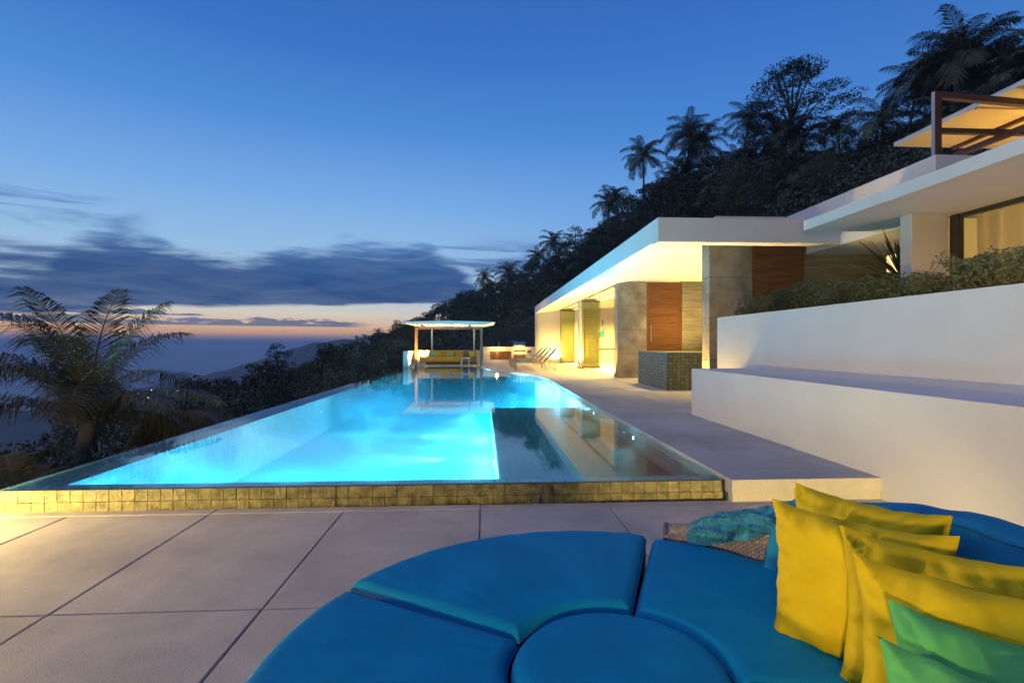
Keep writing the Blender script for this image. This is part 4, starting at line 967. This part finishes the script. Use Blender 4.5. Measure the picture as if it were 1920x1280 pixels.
def frond_arrays(base, az_, el, L, rg, n_=30, droop=1.0, lw=.05, ll=.62, hang=.5):
    """one feather leaf: arched rachis with two rows of hanging leaflets"""
    V = []; Q = []; pts = []; p = np.array(base, float); e = el; st_ = L / n_
    for k in range(n_ + 1):
        pts.append(p.copy()); d = np.array([math.cos(az_) * math.cos(e), math.sin(az_) * math.cos(e), math.sin(e)]); p = p + d * st_; e -= droop * (1.35 / n_) * (.35 + 1.3 * k / n_)
    pts = np.array(pts); sd = np.array([-math.sin(az_), math.cos(az_), 0])
    for k in range(n_):                                     # rachis
        w0 = .028 * L / 3 * (1 - .9 * k / n_); w1 = .028 * L / 3 * (1 - .9 * (k + 1) / n_); b = len(V)
        V += [pts[k] - sd * w0, pts[k] + sd * w0, pts[k + 1] + sd * w1, pts[k + 1] - sd * w1]; Q.append((b, b + 1, b + 2, b + 3))
    for k in range(2, n_ + 1):
        u = k / n_; d = pts[min(k + 1, n_)] - pts[k - 1]; d /= np.linalg.norm(d) + 1e-9; upv = np.cross(sd, d); upv *= np.sign(upv[2]) if abs(upv[2]) > .05 else 1
        ln = L * ll * .5 * (math.sin(math.pi * min(1, .12 + .86 * u)) ** .6) * rg.uniform(.85, 1.12)
        for sg in (-1, 1):
            for sub_ in (0, .5):
                o_ = pts[k] - d * st_ * sub_
                q_ = sd * sg * .72 + d * .62 + upv * .18; q_ /= np.linalg.norm(q_); q_ = q_ + rg.normal(size=3) * .06
                mid = o_ + q_ * ln * .5 - np.array([0, 0, hang * ln * .12]); tip = o_ + q_ * ln * .9 - np.array([0, 0, hang * ln * (.45 + .4 * rg.random())])
                wv = np.cross(q_, upv); wv /= np.linalg.norm(wv) + 1e-9; wv *= lw * .5 * L / 3; b = len(V)
                V += [o_ - wv * .5, o_ + wv * .5, mid + wv, mid - wv]; Q.append((b, b + 1, b + 2, b + 3)); b2 = len(V)
                V += [mid - wv, mid + wv, tip + wv * .12, tip - wv * .12]; Q.append((b2, b2 + 1, b2 + 2, b2 + 3))
    return V, Q
def palm_meshes(seed, h, L=3.2, nf=22, bend=.12):
    rg = np.random.default_rng(seed); a = rg.uniform(0, 6.28); tr = MB()
    pts = [(bend * h * (k / 9) ** 2 * math.cos(a), bend * h * (k / 9) ** 2 * math.sin(a), -1.5 + (h + 1.5) * k / 9) for k in range(10)]
    tr.tube(pts, [.20 - .09 * k / 9 for k in range(10)], 8); top_ = pts[-1]; V = []; Q = []
    for i in range(nf):
        el = 1.35 - 1.75 * (i / nf) + rg.uniform(-.12, .12); az_ = i * 2.399 + rg.uniform(-.2, .2)
        v, q_ = frond_arrays(top_, az_, el, L * rg.uniform(.85, 1.1), rg, 24, 1.05 + .3 * rg.random(), .05, .60, .8)
        b = len(V); V += v; Q += [tuple(x + b for x in f) for f in q_]
    return tr.mesh('trunk', M['palmbark'], True), np_mesh('crown', V, Q, M['palmleaf'])
def plant_tree(name, meshes, loc, rz, s_, label, cat, group=None):
    t_ = thing(name, loc, label, cat, group, local=True); t_.rotation_euler = (0, 0, rz); t_.scale = (s_, s_, s_)
    for nm, me in zip(('trunk', 'crown'), meshes):
        o = bpy.data.objects.new(nm, me); col.objects.link(o); o.parent = t_
    return t_
rounds = [tree_meshes(100 + k, 9 + k % 3, 3.6 + .5 * (k % 2), 'round', M['leaf'] if k % 2 else M['leaf2'], 64, 110, .135) for k in range(5)]
talls = [tree_meshes(200 + k, 13, 3.4, 'round', M['leaf2'], 60, 90, .15) for k in range(2)]
umb = tree_meshes(300, 14, 5.6, 'umbrella', M['leaf'], 112, 100, .12)
umb2 = tree_meshes(301, 12, 3.3, 'round', M['leaf'], 42, 80, .13)
shrubs = [tree_meshes(400 + k, 3.0, 1.8, 'bush', M['leaf'] if k else M['leaf2'], 46, 110, .06) for k in range(3)]
palms = [palm_meshes(500 + k, 9 + k, 3.7, 24) for k in range(4)]
# --- trees that stand out on the skyline: (column, crown-top row, distance, mesh, height of the mesh)
def skyline(name, px, py, Y, meshes, hm, label, cat='palm tree', rz=None, ht=None, group=None):
    tp = onY(px, py, Y); g_ = ground_z(tp.x, tp.y); hh = tp.z - g_; s_ = ht / hm if ht else 1.0
    zb = tp.z - hm * s_
    return plant_tree(name, meshes, (tp.x, tp.y, min(zb, g_ + .3) if False else zb), rnd.uniform(0, 6) if rz is None else rz, s_, label, cat, group)
PH = 1.9       # crown height above the palm's trunk top
for (px, py, Y, k, ht, lab) in [
        (1772, 72, 33, 0, 12, 'big coconut palm towering over the canopy of the roof terrace'),
        (1885, 80, 36, 1, 12, 'coconut palm beside the big palm above the roof terrace'),
        (1540, 285, 50, 2, 10, 'coconut palm with pale leaning trunk above the villa roof'),
        (1590, 215, 56, 3, 12, 'coconut palm standing just right of the flat-crowned tree'),
        (1448, 220, 60, 0, 12, 'coconut palm just left of the flat-crowned tree'),
        (1332, 238, 58, 1, 13, 'bushy coconut palm rising highest on the middle of the slope'),
        (1208, 275, 84, 2, 15, 'slender coconut palm alone against the sky'),
        (1165, 352, 88, 3, 12, 'coconut palm overhanging the slope edge below the slender palm'),
        (1262, 320, 75, 0, 11, 'coconut palm between the slender palm and the bushy palm'),
        (950, 492, 104, 1, 13, 'tall coconut palm on the slope above the pergola'),
        (1100, 500, 95, 2, 9, 'coconut palm half hidden in the forest above the fascia'),
        (1000, 560, 80, 3, 8, 'coconut palm low in the forest behind the kitchen counter'),
        (840, 565, 125, 0, 8, 'coconut palm on the forest edge above the pergola roof'),
        (705, 616, 170, 1, 8, 'small coconut palm on the skyline left of the pergola'),
        (745, 640, 90, 2, 8, 'coconut palm in the forest left of the pergola'),
        (690, 690, 70, 3, 7, 'coconut palm below the forest edge beside the pool'),
        (610, 700, 95, 0, 7, 'coconut palm low on the slope by the pool edge')]:
    hm = 9 + k + PH; skyline('coconut_palm', px, py, Y, palms[k], hm, lab, ht=ht)
skyline('flat_crowned_tree', 1487, 128, 62, umb, 14.2, 'tall flat-crowned tree with open layered branches on the hilltop', 'tree', 1.0, 17)
skyline('broadleaf_tree', 522, 645, 78, umb2, 12.2, 'lone leafy tree standing above the forest at the pool edge', 'tree', .4, 9)
skyline('broadleaf_tree', 1075, 425, 100, umb2, 12.2, 'layered leafy tree on the slope skyline above the long fascia', 'tree', 2.4, 11)
skyline('broadleaf_tree', 742, 600, 150, umb2, 12.2, 'airy tree on the skyline just left of the pergola roof', 'tree', 2.0, 9)
# --- the forest itself: individually copied trees that look alike
GRP = 'forest trees on the hillside'
MORE = [(1135, 400, 92), (1290, 262, 68), (1385, 238, 62), (1420, 300, 52), (1500, 250, 58), (1640, 235, 44), (1690, 170, 40), (1740, 150, 36), (1830, 110, 34), (1905, 150, 30), (1600, 300, 42), (1350, 330, 55), (1240, 370, 70), (1050, 470, 92), (1000, 500, 100), (900, 540, 115), (1180, 440, 74), (1460, 330, 48)] + [(rnd.uniform(900, 1890), None, 0) for _ in range(26)]
for i, (px, py, Y) in enumerate(MORE):
    if py is None:
        Y = float(np.interp(px, [880, 1200, 1400, 1700, 1960], [105, 74, 56, 38, 29])) * rnd.uniform(.75, 1); py = float(np.interp(px, [880, 950, 1050, 1130, 1210, 1300, 1400, 1500, 1600, 1700, 1800, 1960], [545, 512, 450, 412, 340, 285, 262, 262, 262, 225, 150, 95])) + rnd.uniform(10, 110)
    else: py -= 34
    kk = i % 4; skyline('coconut_palm', px, py, Y, palms[kk], 9 + kk + PH, 'coconut palm crowded among the broadleaf trees of the slope', ht=rnd.uniform(9.5, 13), group='palms crowded in the hillside forest')
for i, px in enumerate(range(880, 1960, 34)):
    Yr = float(np.interp(px, [880, 1200, 1400, 1700, 1960], [118, 82, 62, 42, 32])) * rnd.uniform(.9, 1.1)
    py = float(np.interp(px, [880, 950, 1050, 1130, 1210, 1300, 1400, 1500, 1600, 1700, 1800, 1960], [545, 512, 450, 412, 340, 285, 262, 262, 262, 225, 150, 95])) + rnd.uniform(8, 60)
    kk = i % 5; skyline('broadleaf_tree', px, py, Yr, rounds[kk], 9 + kk % 3, 'broadleaf tree crowning the ridge of the hillside forest', 'tree', ht=rnd.uniform(7.5, 10.5), group='trees along the forest ridge')
spots = []
def try_spot(x, y, mind):
    for (a, b, c) in spots:
        if (a - x) ** 2 + (b - y) ** 2 < mind * mind: return False
    spots.append((x, y, mind)); return True
def skyrow(px):     # broad tree-top line in the photograph, palms left out
    return float(np.interp(px, [300, 420, 480, 520, 570, 640, 700, 760, 850, 950, 1050, 1130, 1210, 1300, 1400, 1500, 1600, 1700, 1800, 1920, 2100], [760, 725, 715, 690, 690, 660, 638, 615, 562, 525, 472, 432, 362, 308, 290, 290, 285, 250, 180, 140, 90]))
cnt = 0
for tries in range(5200):
    px = rnd.uniform(330, 2050); Y = 16 * (210 / 16) ** rnd.random()
    d = ray(px, 600); x = d[0] / d[1] * Y
    if -6.5 < x < 17.5 and Y < 40: continue
    if x < -6.5 and Y < 30: continue
    g_ = ground_z(x, Y)
    k = rnd.randrange(5); hm = 9 + k % 3; s_ = rnd.uniform(.65, 1.2)
    if px > 1150 and Y < 60: s_ *= .8
    wd_ = (x * _s + Y * _c); row_top = HY - F * (g_ + hm * s_ - H) / wd_
    lim = skyrow(px) + rnd.choice((-8, 0, 6, 14))
    if row_top < lim: s_ *= max(.3, ((HY - lim) * wd_ / F + H - g_) / (hm * s_)) if ((HY - lim) * wd_ / F + H - g_) > 0 else 0
    if s_ * hm < 2.6: continue
    if not try_spot(x, Y, 1.6 + .018 * Y + 1.0 * s_): continue
    lab = ('dense dark broadleaf tree in the hillside forest' if k % 2 else 'bluish dark broadleaf tree in the hillside forest')
    plant_tree('broadleaf_tree', rounds[k], (x, Y, g_ - .2), rnd.uniform(0, 6.28), s_, lab, 'tree', GRP + (' (dark)' if k % 2 else ' (bluish)')); cnt += 1
    if cnt >= 255: break
# undergrowth carpet that fills between the trunks
rg = np.random.default_rng(5); C = []
for i in range(15000):
    px = rg.uniform(250, 2050); Y = 14 * (230 / 14) ** rg.random(); d = ray(px, 600); x = d[0] / d[1] * Y
    if -6 < x < 16.5 and Y < 38.5: continue
    C.append((x, Y, ground_z(x, Y)))
C = np.array(C); keep = []
P_ = np.repeat(C, 14, 0); sc_ = (.35 + .006 * P_[:, 1:2]); P_ = P_ + rg.normal(size=P_.shape) * sc_ * [1, 1, .8] + [0, 0, 1] * np.abs(rg.normal(size=(len(P_), 1))) * sc_ * 1.1
V, Q = leaf_quads(P_, .10, rg, .55); szs = (.6 + .012 * P_[:, 1]); V = (V.reshape(-1, 4, 3) - P_[:, None]) * szs[:, None, None] * 1.3 + P_[:, None]
obj('undergrowth', np_mesh('undergrowth', V.reshape(-1, 3), Q, M['leaf']), kind='stuff', label='dark undergrowth covering the forested slope', cat='undergrowth')

# --- near palm below the left pool edge: every frond is a part
def near_palm(base, fr, m, label, trunk_h=3.0, name='palm'):
    t_ = thing(name, (base[0], base[1], base[2] - trunk_h), label, 'palm tree'); bx = Vector(base); rg_ = np.random.default_rng(int(abs(base[0]) * 100))
    MB().tube([bx + Vector((.1 * math.sin(k), 0, -trunk_h * (1 - k / 6))) for k in range(7)], [.17 - .012 * k for k in range(7)], 10).build('trunk', M['palmbark'], t_, smooth=True)
    for (az_, el, L, dr, ll) in fr:
        v, q_ = frond_arrays(base, R(az_), R(el), L * .98, rg_, 58, dr * 1.28, .021, ll * 1.1, .8)
        o = obj('frond', np_mesh('frond', v, q_, m), t_)
    return t_
near_palm((-6.25, 8.5, .10), [(100, 84, 2.5, .5, .62), (180, 76, 2.6, .8, .62), (150, 68, 2.7, 1.0, .62), (60, 72, 2.3, .8, .6), (10, 76, 2.3, .45, .55), (175, 55, 2.6, 1.2, .6), (200, 64, 2.6, 1.2, .6),
          (215, 36, 2.5, 1.2, .55), (185, 28, 2.7, 1.3, .55), (330, 34, 2.3, .7, .42), (355, 22, 2.4, 1.1, .5), (20, 12, 2.2, 1.3, .5), (300, 50, 2.2, 1.2, .5), (240, 60, 2.3, 1.0, .6), (120, 40, 2.4, 1.2, .5), (80, 50, 2.4, 1.1, .5), (270, 78, 2.4, .5, .6), (345, 30, 2.6, .6, .4)],
          M['nearpalm'], 'young coconut palm with upswept fronds below the left pool edge')
near_palm((-4.95, 5.7, -.35), [(175, 52, 1.5, 1.9, .8), (200, 58, 1.5, 1.8, .8), (150, 50, 1.5, 1.9, .8), (120, 44, 1.4, 1.9, .7), (225, 40, 1.4, 1.9, .7), (90, 50, 1.1, 1.9, .6), (250, 60, 1.3, 1.9, .7), (185, 30, 1.5, 1.8, .8), (140, 66, 1.3, 1.8, .7)],
          M['olive'], 'drooping brownish palm fronds lit from the patio corner', 2.5)
near_palm((-5.75, 8.9, -.45), [(0, 60, 2.2, 1.7, .8), (18, 54, 2.2, 1.8, .8), (340, 50, 2.0, 1.8, .8), (40, 50, 2.0, 1.9, .7), (8, 44, 2.2, 1.8, .8), (70, 52, 1.8, 1.9, .7), (320, 40, 1.7, 2.0, .7), (352, 66, 2.0, 1.8, .7)],
          M['olive'], 'low arching olive palm fronds beside the young palm', 2.5)
for gx, gy, gz, ee in ((-5.5, 4.9, -.9, 26), (-4.9, 7.9, -.8, 12)):  # made-up spotlights, added to give the low fronds a warm light
    gl_ = thing('frond_fill_light', (gx, gy, gz - .3), 'small spotlight added in the foliage below the pool edge to light the fronds', 'lamp', 'added frond lights below the pool edge')
    MB().tube([(gx, gy, gz - .6), (gx, gy, gz - .1)], .012, 6).build('spike', M['dark'], gl_); MB().tube([(gx, gy, gz - .1), (gx, gy, gz)], .04, 10).build('head', M['dark'], gl_); MB().tube([(gx, gy, gz + .001), (gx, gy, gz + .005)], .032, 10).build('lens', M['lampglow'], gl_)
    lamp('frond_fill_lamp', 'SPOT', (gx, gy, gz + .03), ee, WARM, None, .03, (-.1, .35, 1), 120, .6)
k = 0
for (x, y, s_) in [(-6.0, 4.6, .55), (-7.4, 6.0, .8), (-5.0, 7.2, .5), (-8.6, 8.4, .9), (-6.3, 7.7, .8), (-5.9, 7.0, .7), (-5.2, 9.6, .62), (-7.0, 11.5, .9), (-5.0, 12.4, .65), (-6.6, 14.5, .95), (-5.0, 15.6, .7), (-9.8, 12, 1.1), (-8, 17, 1.1), (-5.3, 19, .8), (-6.6, 21.5, 1.0),
                   (-5.2, 23.5, .85), (-11, 17, 1.3), (-9, 22, 1.2), (-6.0, 26.5, 1.0), (-8, 29, 1.2), (-12, 24, 1.4), (-5.3, 30, 1.0), (-7, 33, 1.2), (-13, 31, 1.5), (-10, 36, 1.4), (-16, 22, 1.6), (-5.8, 38, 1.2)]:
    tgt = -.75 - .02 * max(0, -x - 5) * 10 - (.25 if y < 7 else -.25 if y < 9 else 0)
    plant_tree('shrub', shrubs[k % 3], (x, y, max(ground_z(x, y) - .2, tgt - 3.0 * s_)), k * 1.3, s_, 'dark leafy shrub on the slope below the pool edge', 'shrub', 'shrubs below the pool edge'); k += 1
# --- clipped hedge above the taller wall
def hedge(name, x0, x1, y0, y1, z0, ztop, label, seed, n_=9000, ls=.017):
    rg_ = np.random.default_rng(seed); Y = rg_.uniform(y0, y1, n_); X = rg_.uniform(x0, x1, n_)
    tz = np.array([ztop + .16 * nz((y * 2.3, 0, seed)) + .12 * nz((y * 7, x * 5, seed)) for x, y in zip(X, Y)]); ed = np.clip(np.minimum(Y - y0, y1 - Y) / .22, 0, 1) ** .5
    Z = z0 + (tz - z0) * ed * rg_.uniform(0, 1, n_) ** 1.05; C_ = np.stack([X, Y, Z], 1); dens = np.array([nz((x * 5, y * 5, z * 5), 1) for x, y, z in C_]); C_ = C_[dens > -.07]
    V_, Q_ = leaf_quads(C_, ls, rg_, .5); t_ = thing(name, ((x0 + x1) / 2, (y0 + y1) / 2, z0), label, 'hedge')
    obj('foliage', np_mesh('foliage', V_, Q_, M['hedge']), t_); st_ = MB(); rr2 = random.Random(seed)
    for i in range(int((y1 - y0) * 9)):
        y = rr2.uniform(y0 + .1, y1 - .1); x = rr2.uniform(x0 + .05, x1 - .05); st_.tube([(x, y, z0 - .05), (x + rr2.uniform(-.1, .1), y + rr2.uniform(-.1, .1), (z0 + ztop) / 2), (x + rr2.uniform(-.15, .15), y + rr2.uniform(-.15, .15), ztop - .02)], [.008, .006, .003], 4, False)
    st_.build('stems', M['bark'], t_, kind='stuff')
hedge('hedge', 4.42, 5.15, 5.95, 8.85, 1.68, 2.13, 'dense green clipped hedge at the far end of the taller white wall', 1, 40000)
hedge('hedge', 4.44, 5.1, 5.3, 6.05, 1.68, 2.10, 'thinner hedge shrub in front of the square pillar', 2, 9000)
hedge('hedge', 4.42, 5.1, 3.45, 5.32, 1.68, 2.13, 'hedge shrub in front of the curtained glass', 3, 26000)
# --- lights of the village down by the coast
for i, (px, py) in enumerate([(259, 738), (273, 741), (275, 733), (284, 731), (290, 736), (278, 745), (332, 733), (349, 731), (77, 662), (98, 662)]):
    Y = 880 if py > 700 else 9000; p = onY(px, py, Y); sz = Y * .0005
    o = MB().tube([(p.x, p.y, p.z - sz), (p.x, p.y, p.z), (p.x, p.y, p.z + sz)], [sz * .3, sz, sz * .3], 8).build('village_lamp', M['town'], label=('tiny village lamp glowing on the dark coast hill' if py > 700 else 'tiny boat lamp glowing on the misty sea'), cat='lamp', group='village lamps on the coast' if py > 700 else 'boat lamps on the sea')

# ------------------------------------------------------------------ evening haze
hz = MB().box(-17900, -17900, SEA - 6, 17900, 17900, 62).build('haze', bpy.data.materials.new('haze_air'), kind='stuff')
hm_ = hz.data.materials[0]; hm_.use_nodes = True; q = NT(hm_.node_tree); q.n.clear(); out = q.new('ShaderNodeOutputMaterial'); pv = q.new('ShaderNodeVolumePrincipled')
pv.inputs['Color'].default_value = (.70, .84, 1, 1); pv.inputs['Density'].default_value = 2.9e-4; pv.inputs['Anisotropy'].default_value = .0; q.l.new(pv.outputs[0], out.inputs['Volume'])
